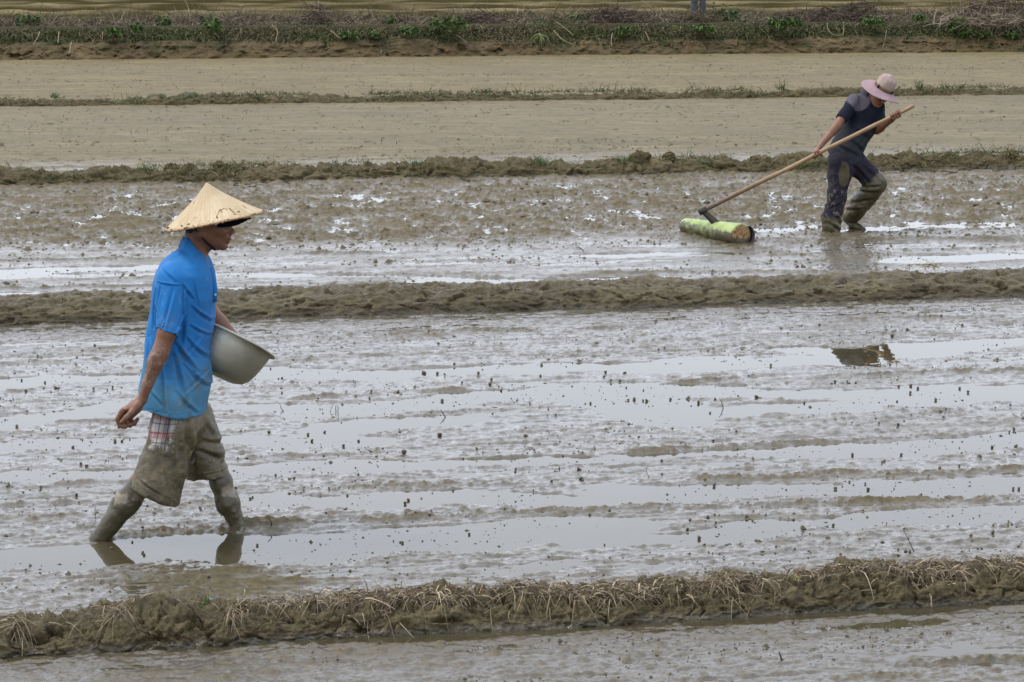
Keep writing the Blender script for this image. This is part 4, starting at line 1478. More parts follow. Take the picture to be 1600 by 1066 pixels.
M_HAIR = plain('black_hair', (.012, .010, .009), .6, .4, .4, 200, .5)
M_BLACK = plain('black_cloth', (.010, .010, .012), .85, .2, .4, 120, .3)
M_EYE = plain('dark_eye', (.03, .02, .015), .6, .2, .1)


def crease(V, Nn, A, B, w, d, ymax):
    """press a fold line into the near side of a cloth surface: A, B world points; d > 0 is a groove, with a raised flank"""
    A, B = np.asarray(A), np.asarray(B)
    p = V[:, [0, 2]]
    a, b = A[[0, 2]], B[[0, 2]]
    ab = b - a
    t = np.clip(((p - a) @ ab) / (ab @ ab), 0, 1)
    q = p - (a + t[:, None] * ab)
    nn = np.array([-ab[1], ab[0]]) / np.linalg.norm(ab)
    s = q @ nn
    e = np.linalg.norm(q - s[:, None] * nn, axis=1)
    fade = np.exp(-(e / w) ** 2) * (.35 + .65 * np.sin(np.pi * np.clip(t, .08, .92))) * (V[:, 1] < ymax)
    prof = -np.exp(-(s / w) ** 2) + .75 * np.exp(-((s - 1.7 * w) / (1.1 * w)) ** 2)
    return V + Nn * (d * prof * fade)[:, None]


def hand(vol, wrist, fingers, thumb, palm_r, knuckles, r=.0085, k=.004):
    pass


# ================================================================== man in the blue shirt
YP = 9.68
BASE1 = np.array([ground(262, 838)[0], YP, 0.0])


def a1(px, py, off=0.0):
    return at(px, py, YP + off)


S1 = YP / FPX          # metres per pixel at the man
man = empty('person', tuple(BASE1))
tag(man, 'man in blue polo shirt and conical straw hat wading with a metal basin', 'person')
lo = np.array([a1(120, 900)[0], YP - .36, -.18])
hi = np.array([a1(405, 900)[0], YP + .42, a1(300, 295)[2]])
vb_ = Vol(lo, hi, .0036)
C1 = vb_.cone
E1 = vb_.ell
# head (profile to the right), features from the photograph
E1(a1(324, 341), (.083, .072, .086), .01)
E1(a1(333, 355), (.060, .063, .080), .02)
E1(a1(345, 346), (.030, .055, .035), .02)
for s_ in (-1, 1):
    C1(a1(313, 365, .050 * s_), a1(344, 381, .016 * s_), .022, .017, .022)        # jaw
    C1(a1(341, 361, .044 * s_), a1(348, 363, .030 * s_), .014, .012, .018)        # cheek bone
    C1(a1(352, 348.5, .012 * s_), a1(348, 349, .042 * s_), .0085, .007, .010)     # brow
    E1(a1(353.5, 356, .034 * s_), (.010, .014, .008), .008, sub=True)
    E1(a1(349.8, 356, .030 * s_), (.0115, .013, .0105), .003)                     # lids over the eye
    E1(a1(361.2, 365.2, .0125 * s_), (.009, .0065, .006), .006)                   # wing of the nose
    E1(a1(311, 350, .074 * s_), (.018, .008, .030), .006)                         # ear
    E1(a1(313, 350, .081 * s_), (.008, .006, .017), .004, sub=True)
C1(a1(349, 350), a1(353, 366), .017, .016, .010)
C1(a1(353.5, 349), a1(364.2, 361.8), .0080, .0088, .010)
C1(a1(351, 351), a1(358, 364.5), .010, .011, .006)
E1(a1(364.6, 362.6), (.0085, .0095, .008), .005)
E1(a1(350.5, 371.5), (.024, .026, .019), .016)
C1(a1(357.6, 371.8, -.014), a1(357.6, 371.8, .014), .0060, .0060, .006)
C1(a1(359.8, 373.6, -.010), a1(359.8, 373.6, .010), .0048, .0048, .003)
C1(a1(357.2, 378.0, -.011), a1(357.2, 378.0, .011), .0055, .0055, .004)
C1(a1(361.5, 376.0, -.016), a1(361.5, 376.0, .016), .0018, .0018, .002, sub=True)
E1(a1(351.5, 385), (.013, .018, .012), .012)
C1(a1(327, 379), a1(345, 386), .030, .012, .015)
# neck with a strong throat
C1(a1(309, 366), a1(299, 402), .050, .052, .02)
C1(a1(299, 402), a1(294, 440), .052, .06, .02)
C1(a1(322, 385), a1(308, 412), .018, .020, .02)
C1(a1(306, 368, -.035), a1(318, 405, -.02), .012, .012, .014)
# trunk inside the clothes
C1(a1(292, 440), a1(282, 520), .070, .085, .05, (( 0, 1, 0), 1.35))
C1(a1(282, 520), a1(278, 640), .085, .085, .05, ((0, 1, 0), 1.3))
# right arm, swung back towards the camera side
SH, EL, WR = a1(271, 440, -.155), a1(251.5, 549, -.235), a1(221.8, 625, -.225)
C1(a1(284, 445, -.06), SH, .045, .034, .03)
C1(SH, a1(261.5, 500, -.21), .034, .032, .02)
C1(a1(261.5, 500, -.21), a1(260.5, 520, -.228), .033, .036, .01)
C1(a1(260.5, 520, -.228), EL, .036, .034, .012)
C1(EL, a1(243, 566, -.235), .034, .034, .010)
C1(a1(246, 560, -.235), a1(231, 600, -.232), .0345, .0225, .010)
C1(a1(231, 600, -.232), WR, .0225, .0185, .008, ((0, 1, 0), 1.25))
C1(a1(242, 556, -.262), a1(229, 606, -.245), .012, .006, .012)
# right fist seen from the thumb side
C1(WR, a1(209, 637, -.228), .0195, .024, .010, ((0, 1, 0), 1.35))
C1(a1(214, 633, -.228), a1(194, 641, -.226), .021, .0135, .010, ((0, 1, 0), 2.0))
C1(a1(214, 638, -.225), a1(203, 650, -.222), .020, .016, .010, ((0, 1, 0), 1.6))
for i, (kx, ky, px_, py_, dx_, dy_, tx_, ty_) in enumerate(((191, 641.5, 183.5, 655, 187, 666, 195, 667), (195, 640, 188, 657, 195, 667, 204, 663), (199, 640, 196, 658, 203, 665.5, 210, 659), (204, 641, 204, 657, 210, 662.5, 215, 655))):
    o_ = -.268 + i * .0235
    vb_.chain([a1(kx, ky, o_), a1(px_, py_, o_ - .002), a1(dx_, dy_, o_), a1(tx_, ty_, o_ + .004)], [.0108, .0095, .0088, .0078], .0032)
vb_.chain([a1(216, 633, -.250), a1(205, 645, -.272), a1(196.5, 653, -.283), a1(189.5, 660, -.287)], [.0150, .0120, .0105, .0085], .004)
# left arm reaching round the basin
vb_.chain([a1(290, 432, .12), a1(300, 445, .17)], [.055, .048], .02)
C1(a1(300, 445, .17), a1(326, 487, .235), .045, .038, .02)
C1(a1(326, 487, .235), a1(343, 506, .22), .0375, .036, .012)
C1(a1(340, 503, .225), a1(374, 537, .175), .037, .021, .012)
C1(a1(374, 537, .175), a1(389, 549, .15), .023, .018, .01, ((0, 1, 0), 1.7))
for i in range(4):
    o_ = .115 + i * .022
    vb_.chain([a1(389, 548, o_), a1(397, 556, o_), a1(401, 564, o_), a1(400, 570, o_)], [.011, .0095, .009, .008], .003)
vb_.chain([a1(381, 546, .12), a1(384, 556, .095), a1(390, 562, .085)], [.013, .011, .009], .004)
# legs
C1(a1(276, 650, -.085), a1(244, 718, -.11), .055, .042, .01)
C1(a1(244, 718, -.11), a1(238, 733, -.11), .042, .044, .01)
C1(a1(238, 733, -.11), a1(222, 757, -.11), .044, .0475, .012)
C1(a1(221, 755, -.11), a1(196, 788, -.105), .0475, .0530, .02)
C1(a1(199, 784, -.105), a1(153, 844, -.11), .0515, .0345, .02)
C1(a1(153, 844, -.11), a1(138, 864, -.11), .034, .034, .01)
vb_.chain([a1(137, 868, -.11), a1(158, 886, -.12), a1(176, 889, -.13)], [.034, .03, .02], .02)
C1(a1(296, 650, .085), a1(328, 716, .085), .050, .036, .01)
C1(a1(328, 716, .085), a1(340, 740, .083), .036, .040, .01)
C1(a1(340, 740, .083), a1(345, 753, .08), .040, .0430, .01)
C1(a1(346, 752, .08), a1(355.5, 785, .08), .0440, .0475, .02)
C1(a1(355, 783, .08), a1(373, 826, .08), .0465, .0315, .02)
C1(a1(373, 826, .08), a1(381, 850, .08), .031, .034, .01)
vb_.chain([a1(381, 853, .08), a1(405, 868, .07), a1(425, 872, .06)], [.034, .03, .02], .02)
V, F = vb_.mesh(1)
# mud caked on the legs is uneven
Nn = normals(V, F)
leg_ = sstep(.26, .16, V[:, 2])
V = V + Nn * (leg_ * (.0035 * vn3(V, 28) + .0016 * vn3(V, 75)))[:, None]
knee_z = a1(220, 770)[2]
mesh_obj('body', V, F, make_skin('brown_skin_muddy_legs', a1(200, 733)[2], (tuple(a1(240, 575, -.27) - BASE1), .14)), man, origin=BASE1)
del vb_

# hair and eyes
vh = Vol(a1(280, 395) - [0, .12, 0], a1(372, 290) + [0, .12, 0], .0036)
vh.ell(a1(323, 341), (.084, .076, .086), .01)
vh.ell(a1(302, 352), (.038, .056, .042), .02)
vh.cut(a1(299, 364), (.25, 0, -1))
vh.cut(a1(313, 350), (1, 0, -.35))
V, F = vh.mesh(1)
Nn = normals(V, F)
V = V + Nn * (.0015 * vn3(V, 120))[:, None]
mesh_obj('hair', V, F, M_HAIR, man, origin=BASE1)
for s_ in (-1, 1):
    V, F = lathe([(.0001, .0088), (.004, .0078), (.0075, .0045), (.0088, 0), (.006, -.006), (.0001, -.0088)], a1(351.2, 356.6, .029 * s_), (1, .15 * s_, -.15), 14)
    mesh_obj('eye', V, F, M_EYE, man, origin=BASE1)
# thin moustache shadow and brow
V, F = merge([tube([a1(350.5, 347.5, -.046), a1(354.5, 346, -.034), a1(356.4, 347.5, -.018)], [.0022, .0030, .0022], 6), tube([a1(350.5, 347.5, .046), a1(354.5, 346, .034), a1(356.4, 347.5, .018)], [.0022, .0030, .0022], 6)])
mesh_obj('eyebrow', V[:len(V) // 2], F[:len(F) // 2], M_HAIR, man, origin=BASE1)
mesh_obj('eyebrow', V[len(V) // 2:], F[:len(F) // 2], M_HAIR, man, origin=BASE1)

# blue polo shirt
vs_ = Vol([a1(205, 600)[0], YP - .34, a1(300, 650)[2]], [a1(352, 600)[0], YP + .34, a1(300, 372)[2]], .0040)


def ring1(py, xl, xr, hd, ys=0.0):
    return (a1(300, py)[2], a1(xl, py)[0], a1(xr, py)[0], hd, ys)


vs_.rings([ring1(386, 283, 316, .055), ring1(393, 271, 320, .085), ring1(401, 261.5, 325, .125), ring1(411, 252.5, 330, .160), ring1(425, 245, 335, .185), ring1(441, 240, 338, .190), ring1(462, 237.5, 339, .185),
           ring1(485, 236, 335, .175), ring1(515, 231.5, 334.5, .168), ring1(550, 227, 328, .168), ring1(582, 221.5, 330, .172), ring1(605, 218.5, 328, .188), ring1(625, 220, 324, .196), ring1(648, 224, 320, .200)], YP, .012)
hem_n = a1(306, 642) - a1(232, 634)
hem_n = np.array([-hem_n[2], 0, hem_n[0]])
vs_.cut(a1(306, 642), -hem_n)
slv = [(a1(262, 518, -.235), (a1(276.8, 524) - a1(246.7, 512)))]
sn = slv[0][1]
vs_.cone(a1(272, 438, -.135), a1(261, 530, -.238), .066, .045, .022, cuts=[(a1(261.5, 519, -.23), (sn[2], -.015, -sn[0]))])
vs_.cone(a1(296, 436, .115), a1(314, 480, .225), .066, .050, .022)
# openings: hem, sleeve, neck
vs_.cone(a1(279, 700), a1(279, 606), .088, .080, .0, ((0, 1, 0), 1.9), sub=True)
vs_.cone(a1(260.3, 540, -.245), a1(261.6, 513, -.225), .0405, .0380, 0, sub=True)
vs_.cone(a1(303, 380), a1(297, 402), .056, .050, 0, sub=True)
V, F = vs_.mesh(1)
Nn = normals(V, F)
q = V - BASE1
# cloth folds: broad drape plus creases read from the photograph
dr = (q[:, 0] * 6.5 + q[:, 2] * 2.2)
w_ = sstep(a1(300, 470)[2], a1(300, 560)[2], V[:, 2])
V = V + Nn * ((.0075 * w_ + .002) * np.sin(dr * 6.0 + 2.4 * vn3(q, 5)) * (.5 + .5 * vn3(q, 4, 3)) + .0055 * vn3(q * [1, 1, .45], 12) + .0028 * vn3(q * [1, 1, .55], 30))[:, None]
CR = [((283, 527), (312, 572), .012, .010), ((280, 545), (300, 620), .012, .007), ((296, 560), (328, 600), .010, .008), ((300, 520), (330, 560), .009, .006), ((262, 560), (270, 632), .012, .006), ((285, 600), (312, 636), .009, .006),
      ((252, 440), (247, 505), .008, .005), ((262, 436), (254, 480), .008, .006), ((282, 440), (268, 500), .010, .006), ((296, 436), (310, 458), .007, .007), ((256, 432), (290, 436), .004, .006), ((249, 440), (248, 500), .004, .006),
      ((297, 436), (297, 480), .004, .006), ((297, 480), (283, 520), .004, .006), ((308, 470), (334, 500), .008, .006), ((305, 500), (330, 520), .008, .005), ((246, 440), (238, 520), .009, .006), ((240, 520), (234, 600), .010, .005),
      ((262, 412), (285, 430), .008, .004), ((312, 430), (318, 470), .005, .004), ((250, 498), (279, 508), .0025, .0028), ((236, 627), (310, 636), .0020, .0014), ((286, 395), (284, 430), .0025, .002), ((300, 460), (290, 540), .012, .006),
      ((318, 520), (300, 545), .008, .005), ((326, 575), (300, 600), .008, .006), ((240, 600), (262, 620), .010, .004)]
for A_, B_, w__, d__ in CR:
    V = crease(V, Nn, a1(*A_), a1(*B_), w__ * .65, d__ * 1.45, YP + .02)


def make_blue():
    m, nt, b = mat('blue_polo_cloth')
    v = coords(nt)
    z = sepz(nt, v)
    n1 = noise(nt, v, 5, 4, .6)
    n2 = noise(nt, v, 26, 5, .65)
    up = mixc(nt, n1, (.014, .160, .50), (.034, .28, .70))
    low = mixc(nt, n1, (.050, .23, .43), (.11, .35, .55))
    f = math_(nt, 'ADD', z, math_(nt, 'MULTIPLY', math_(nt, 'SUBTRACT', n1, .5), .35))
    zt = a1(300, 560)[2]
    c = mixc(nt, ramp(nt, f, [(zt - .10, 1), (zt + .06, 0)]), up, low)
    # damp muddy blotches low on the shirt and at the front
    st = ramp(nt, noise(nt, v, 8, 5, .6, .4), [(.50, 0), (.62, 1)])
    zl = ramp(nt, z, [(zt - .16, 1), (zt + .02, 0)])
    c = mixc(nt, math_(nt, 'MULTIPLY', math_(nt, 'MULTIPLY', st, zl), .8), c, (.10, .17, .17))
    for p, r_, a_ in ((a1(315, 615, -.16), .075, .85), (a1(262, 500, -.27), .05, .5), (a1(296, 560, -.17), .07, .35), (a1(324, 590, -.1), .05, .6), (a1(275, 630, -.18), .06, .5)):
        vm = nt.nodes.new('ShaderNodeVectorMath')
        vm.operation = 'DISTANCE'
        L(nt, v, vm.inputs[0])
        vm.inputs[1].default_value = tuple(p - BASE1)
        g = ramp(nt, vm.outputs['Value'], [(r_ * .3, 1), (r_, 0)])
        s = ramp(nt, n2, [(.45, 0), (.60, 1)])
        c = mixc(nt, math_(nt, 'MULTIPLY', math_(nt, 'MULTIPLY', g, s), a_), c, (.20, .19, .12))
    pale = ramp(nt, noise(nt, v, 11, 5, .7, .3), [(.58, 0), (.66, 1)])
    c = mixc(nt, math_(nt, 'MULTIPLY', pale, .25), c, (.22, .42, .68))
    spk = ramp(nt, noise(nt, v, 70, 2, .5), [(.70, 0), (.74, 1)])
    c = mixc(nt, math_(nt, 'MULTIPLY', spk, .55), c, (.16, .16, .12))
    L(nt, c, b.inputs['Base Color'])
    b.inputs['Roughness'].default_value = .85
    b.inputs['Specular IOR Level'].default_value = .15
    b.inputs['Sheen Weight'].default_value = .08
    wv_ = nt.nodes.new('ShaderNodeTexNoise')
    wv_.inputs['Scale'].default_value = 420
    L(nt, v, wv_.inputs['Vector'])
    h = math_(nt, 'ADD', math_(nt, 'MULTIPLY', n2, .7), math_(nt, 'MULTIPLY', wv_.outputs[0], .2))
    bump(nt, b, h, .30, .004)
    return m


M_BLUE = make_blue()
shirt = mesh_obj('polo_shirt', V, F, M_BLUE, man, origin=BASE1)
# collar, folded over, open at the throat
ph = np.linspace(-158, 158, 61)
kk = [0, 50, 95, 130, 158]
topx = np.interp(np.abs(ph), kk, [289.5, 294, 305, 315, 320])
topy = np.interp(np.abs(ph), kk, [368, 372, 386, 399, 408])
topo = np.interp(np.abs(ph), kk, [0, .045, .060, .046, .020])
botx = np.interp(np.abs(ph), kk, [279.5, 286, 301, 313, 325.5])
boty = np.interp(np.abs(ph), kk, [385, 392, 408, 421, 426])
boto = np.interp(np.abs(ph), kk, [0, .080, .108, .086, .040])
rowsC = []
for f_, lift in ((0.0, -.004), (.0, .002), (.12, .006), (.5, .006), (1.0, .004), (1.0, -.001), (.5, .0), (.1, -.002)):
    rr_ = []
    for i in range(len(ph)):
        sg = 1 if ph[i] >= 0 else -1
        A_ = a1(topx[i], topy[i], topo[i] * -sg)
        B_ = a1(botx[i], boty[i], boto[i] * -sg)
        P_ = A_ * (1 - f_) + B_ * f_
        cen = a1(303, 400)
        o_ = P_ - cen
        o_[2] = 0
        o_ /= np.linalg.norm(o_) + 1e-6
        rr_.append(P_ + o_ * lift + np.array([0, 0, .5 * lift if f_ < .2 else 0]))
    rowsC.append(rr_)
Vc = np.array(rowsC)
Vc = np.concatenate([Vc, Vc[:1]], 0)
Fc = grid_faces(len(Vc), len(ph))
mesh_obj('collar', Vc.reshape(-1, 3) + .0, Fc, M_BLUE, shirt, origin=BASE1)
# placket and button
pk = [a1(320, 411, -.02), a1(329, 424, -.045), a1(333.5, 440, -.055), a1(336, 458, -.06), a1(336, 472, -.06)]
Vp, Fp = tube(np.array(pk), [.006, .011, .012, .012, .008], 8)
mesh_obj('placket', Vp, Fp, M_BLUE, shirt, origin=BASE1)
Vp, Fp = lathe([(.0001, .002), (.005, .0015), (.0055, 0), (.0001, -.001)], a1(336.5, 461, -.075), (.6, -.8, 0), 14)
mesh_obj('button', Vp, Fp, plain('white_button', (.7, .7, .68), .4), shirt, origin=BASE1)

# plaid shorts soaked with mud
vt = Vol([a1(195, 700)[0], YP - .28, a1(300, 792)[2]], [a1(375, 700)[0], YP + .28, a1(300, 612)[2]], .0040)
hn = a1(282, 780) - a1(208, 747)
hemR = np.array([hn[2], .0, -hn[0]])
hn2 = a1(362, 748) - a1(295, 754)
hemL = np.array([hn2[2], 0, -hn2[0]])
vt.cone(a1(281, 610), a1(279, 660), .096, .104, .02, ((0, 1, 0), 1.36))
vt.cone(a1(276, 650, -.068), a1(243, 772, -.115), .092, .107, .025, ((0, 1, 0), .88), cuts=[(a1(245, 763.5), hemR)])
vt.cone(a1(301, 650, .08), a1(330, 762, .09), .086, .089, .018, ((0, 1, 0), .95), cuts=[(a1(328, 751), hemL)])
vt.cone(a1(239, 795, -.118), a1(244, 766, -.112), .094, .088, 0, ((0, 1, 0), .85), sub=True)
vt.cone(a1(333, 780, .092), a1(328, 752, .09), .078, .072, 0, ((0, 1, 0), .92), sub=True)
V, F = vt.mesh(1)
Nn = normals(V, F)
q = V - BASE1
V = V + Nn * (.0055 * vn3(q * [1, 1, .7], 15) + .003 * vn3(q, 38) + .0012 * vn3(q, 90))[:, None]
for A_, B_, w__, d__ in [((256, 690), (262, 740), .010, .006), ((262, 660), (264, 760), .004, .004), ((225, 735), (275, 765), .005, .004), ((240, 655), (228, 700), .008, .005), ((300, 650), (300, 720), .009, .012), ((318, 690), (350, 700), .009, .007),
                         ((312, 705), (352, 722), .009, .008), ((318, 660), (335, 690), .008, .005), ((300, 745), (358, 738), .003, .003), ((330, 715), (358, 735), .008, .006), ((222, 742), (280, 770), .0025, .0025), ((285, 660), (292, 720), .01, .006)]:
    V = crease(V, Nn, a1(*A_), a1(*B_), w__, d__, YP + .25)
V = smooth(V, F, .3)


def make_shorts():
    m, nt, b = mat('muddy_plaid_shorts')
    v = coords(nt)
    z = sepz(nt, v)
    x = sepz(nt, v, 0)
    # plaid leaning with the thigh
    xr = math_(nt, 'ADD', x, math_(nt, 'MULTIPLY', z, -.18))
    base = (.55, .52, .50)

    def stripe(src, period, phase, width):
        p = math_(nt, 'FRACT', math_(nt, 'ADD', math_(nt, 'MULTIPLY', src, 1 / period), phase))
        return math_(nt, 'LESS_THAN', p, width)
    c = mixc(nt, math_(nt, 'MULTIPLY', stripe(xr, .075, .1, .42), .55), base, (.03, .03, .04))
    c = mixc(nt, math_(nt, 'MULTIPLY', stripe(z, .075, .3, .36), .6), c, (.45, .12, .10))
    c = mixc(nt, math_(nt, 'MULTIPLY', stripe(xr, .0375, .6, .10), .8), c, (.02, .02, .03))
    c = mixc(nt, math_(nt, 'MULTIPLY', stripe(z, .0375, .1, .12), .7), c, (.03, .03, .04))
    c = mixc(nt, math_(nt, 'MULTIPLY', stripe(xr, .0375, .15, .06), .8), c, (.75, .72, .68))
    # mud: everything except the upper outer thigh
    P0 = a1(247, 655, -.15) - BASE1
    vm = nt.nodes.new('ShaderNodeVectorMath')
    vm.operation = 'DISTANCE'
    sc_ = nt.nodes.new('ShaderNodeVectorMath')
    sc_.operation = 'MULTIPLY'
    sc_.inputs[1].default_value = (1.0, .55, .78)
    L(nt, v, sc_.inputs[0])
    L(nt, sc_.outputs[0], vm.inputs[0])
    vm.inputs[1].default_value = (P0[0], P0[1] * .55, P0[2] * .78)
    e = math_(nt, 'ADD', vm.outputs['Value'], math_(nt, 'MULTIPLY', math_(nt, 'SUBTRACT', noise(nt, v, 24, 7, .8), .5), .24))
    mud = ramp(nt, e, [(.070, 0), (.090, 1)])
    mc = mixc(nt, ramp(nt, noise(nt, v, 14, 5, .6), [(.3, 0), (.7, 1)]), (.055, .044, .020), (.175, .145, .075))
    mc = mixc(nt, math_(nt, 'MULTIPLY', ramp(nt, noise(nt, v, 42, 5, .7), [(.56, 0), (.64, 1)]), .5), mc, (.28, .245, .16))
    mc = mixc(nt, ramp(nt, z, [(a1(280, 672)[2], 0), (a1(280, 655)[2], .6)]), mc, (.27, .24, .165))
    c = mixc(nt, mud, c, mc)
    L(nt, c, b.inputs['Base Color'])
    L(nt, ramp(nt, mud, [(0, .85), (1, .42)]), b.inputs['Roughness'])
    b.inputs['Specular IOR Level'].default_value = .4
    h = math_(nt, 'ADD', noise(nt, v, 45, 5, .6), math_(nt, 'MULTIPLY', noise(nt, v, 160, 3), .4))
    bump(nt, b, h, .55, .005)
    return m


mesh_obj('plaid_shorts', V, F, make_shorts(), man, origin=BASE1)
Vp, Fp = tube([a1(239, 638, -.12), a1(247, 642, -.150), a1(258, 644, -.168)], [.005, .008, .005], 8)
mesh_obj('waistband', Vp, Fp, M_BLACK, man, origin=BASE1)

# conical hat of palm leaf
apex, rimc = a1(322.5, 284.5), a1(334.5, 343.5)
axis = apex - rimc
HH = np.linalg.norm(axis)
axis = axis / HH
RR = 78.5 * S1


def hat_fn(R, Hh, T):
    f = R / RR
    rib = np.abs(np.sin(T * 42 + 1.5 * pn(T * 6, f * 2, 301))) - .5
    R2 = R * (1 + .012 * f * pn(T * 2.2, f * 1.5, 302)) + 0 * R
    Hh2 = Hh + f * (.0016 * rib + .0022 * pn(T * 30, f * .8, 303) + .003 * pn(T * 5, f * 3, 304))
    edge = sstep(.93, 1.0, f)
    R2 = R2 + edge * (.0065 * pn(T * 24, 0 * T, 305) + .0060 * pn(T * 9, 0 * T, 306))
    Hh2 = Hh2 + edge * (.0070 * pn(T * 17, 0 * T + 3, 307)) - .004 * sstep(.5, 1, f) * np.sin(T * 2 + 1)
    return R2, Hh2


prof = []
for t in np.linspace(0, 1, 54):
    prof.append((max(RR * t, 1e-4), HH * (1 - t) ** 1.06 * (1 - .10 * np.sin(np.pi * t)) * 1.0))
prof[0] = (1e-4, HH * .995)
prof += [(RR * .995, -.0035), (RR * .96, -.001)]
for t in np.linspace(.94, .02, 20):
    prof.append((RR * t, HH * (1 - t) ** 1.06 * (1 - .10 * np.sin(np.pi * t)) - .005))
V, F = lathe(prof, rimc, axis, 420, hat_fn)
M_HAT, nt, b = mat('palm_leaf')
tc_ = coords(nt)
# radial grain: angle and radius about the hat's own axis
vm = nt.nodes.new('ShaderNodeMapping')
eul = Vector(axis).to_track_quat('Z', 'Y').to_matrix().transposed().to_euler()
loc = Matrix(eul.to_matrix()) @ Vector(tuple(-(rimc - BASE1)))
vm.inputs['Rotation'].default_value = eul
vm.inputs['Location'].default_value = loc
L(nt, tc_, vm.inputs[0])
gx, gy = sepz(nt, vm.outputs[0], 0), sepz(nt, vm.outputs[0], 1)
ang = math_(nt, 'ARCTAN2', gy, gx)
cb = nt.nodes.new('ShaderNodeCombineXYZ')
L(nt, math_(nt, 'MULTIPLY', ang, 22), cb.inputs[0])
rad = math_(nt, 'SQRT', math_(nt, 'ADD', math_(nt, 'MULTIPLY', gx, gx), math_(nt, 'MULTIPLY', gy, gy)))
L(nt, math_(nt, 'MULTIPLY', rad, 9), cb.inputs[1])
g1_ = noise(nt, cb.outputs[0], 1.0, 5, .6)
g2_ = noise(nt, cb.outputs[0], 4.5, 3, .6)
big_ = noise(nt, tc_, 11, 4)
c = mixc(nt, ramp(nt, g1_, [(.3, 0), (.72, 1)]), (.50, .37, .20), (.84, .68, .44))
c = mixc(nt, math_(nt, 'MULTIPLY', ramp(nt, g2_, [(.5, 0), (.72, 1)]), .45), c, (.34, .22, .09))
c = mixc(nt, math_(nt, 'MULTIPLY', ramp(nt, big_, [(.45, 0), (.7, 1)]), .35), c, (.92, .80, .56))
rimf = ramp(nt, math_(nt, 'ADD', rad, math_(nt, 'MULTIPLY', math_(nt, 'SUBTRACT', noise(nt, tc_, 90, 4), .5), .03)), [(RR * .955, 0), (RR * .995, 1)])
c = mixc(nt, math_(nt, 'MULTIPLY', rimf, .8), c, (.30, .17, .08))
L(nt, c, b.inputs['Base Color'])
b.inputs['Roughness'].default_value = .62
b.inputs['Specular IOR Level'].default_value = .3
bump(nt, b, math_(nt, 'ADD', g1_, math_(nt, 'MULTIPLY', g2_, .6)), .45, .0035)
hat = mesh_obj('conical_hat', V, F, M_HAT, man, origin=BASE1)
M_BRIB = plain('broken_rib_brown', (.20, .10, .045), .7, .2, .4, 60)
ax_u, ax_v, _w = frame_of(axis)


def hatpt(px, py, lift=.0015):
    """point of the hat's near surface under a pixel of the photograph"""
    o = CAM
    d = a1(px, py) - CAM
    d = d / np.linalg.norm(d)
    best = None
    for t in np.arange(np.linalg.norm(rimc - o) - RR - .02, np.linalg.norm(rimc - o) + RR, .002):
        p = o + d * t
        q = p - rimc
        h = q @ axis
        r_ = np.linalg.norm(q - h * axis)
        tt = min(r_ / RR, 1)
        if h < HH * (1 - tt) ** 1.06 * (1 - .10 * math.sin(math.pi * tt)) + lift and r_ <= RR * 1.01:
            best = p
            break
    if best is None:
        best = o + d * (np.linalg.norm(rimc - o) - RR * .9)
    return best - d * lift


for pts in ([(338, 339.5), (341, 334), (343.5, 328.5), (350, 326.2)], [(350, 326.5), (355.5, 330), (360.5, 336.5)], [(353, 326), (359, 331), (365, 337)], [(358, 325.5), (362, 329.5), (367, 335), (369, 336)],
            [(345, 329), (348, 333), (351.5, 336)], [(303.5, 341), (308, 338.8)], [(379.5, 321.2), (385, 325.8)], [(302, 318), (304, 315)]):
    pp = [hatpt(*p) for p in pts]
    r_ = .0019 if pts[0][0] not in (303.5, 379.5, 302) else .0008
    V, F = tube(pp, [r_] * len(pp), 6)
    mesh_obj('broken_rib', V, F, M_BRIB, hat, origin=BASE1)
M_RIM = plain('frayed_leaf_rim', (.42, .27, .13), .75, .2, .5, 120, .5)
th = np.linspace(0, 2 * np.pi, 300)
pr = np.array([rimc + (RR + .0035 * pn(np.array([t * 9]), np.array([0]), 306)[0] - .002) * (math.cos(t) * ax_u + math.sin(t) * ax_v) + axis * (-.0015 - .004 * math.sin(2 * t + 1)) for t in th])
V, F = tube(pr, .0028 + .0018 * np.abs(pn(th * 30, th * 0, 310)), 7, caps=False)
mesh_obj('frayed_rim', V, F, M_RIM, hat, origin=BASE1)
# curled leaf ends and torn flap on the near rim
for px, py, r_ in ((262, 356, .007), (268, 358.5, .005), (284, 353, .0055), (293, 352, .006), (297, 350.5, .005), (302, 353, .004), (334, 345, .006), (340, 342, .007), (343, 343.5, .005), (357, 337, .0045), (366, 336, .005), (372, 331.5, .006), (375, 335, .004), (384, 333, .0035), (326, 346.5, .004), (317, 349, .004), (310, 351, .0035), (394, 330.5, .0035)):
    c0 = hatpt(px, py, .0)
    d1 = np.array([RNG.normal(.8, .3), RNG.normal(-.3, .3), RNG.normal(0, .5)])
    V, F = tube([c0 - d1 * r_ * .9, c0 + [0, -.003, 0], c0 + d1 * r_ * .9 + [0, 0, r_ * .3]], [r_ * .35, r_ * .55, r_ * .3], 7)
    mesh_obj('curled_leaf_end', V, F, M_RIM if r_ < .0055 else M_BRIB, hat, origin=BASE1)

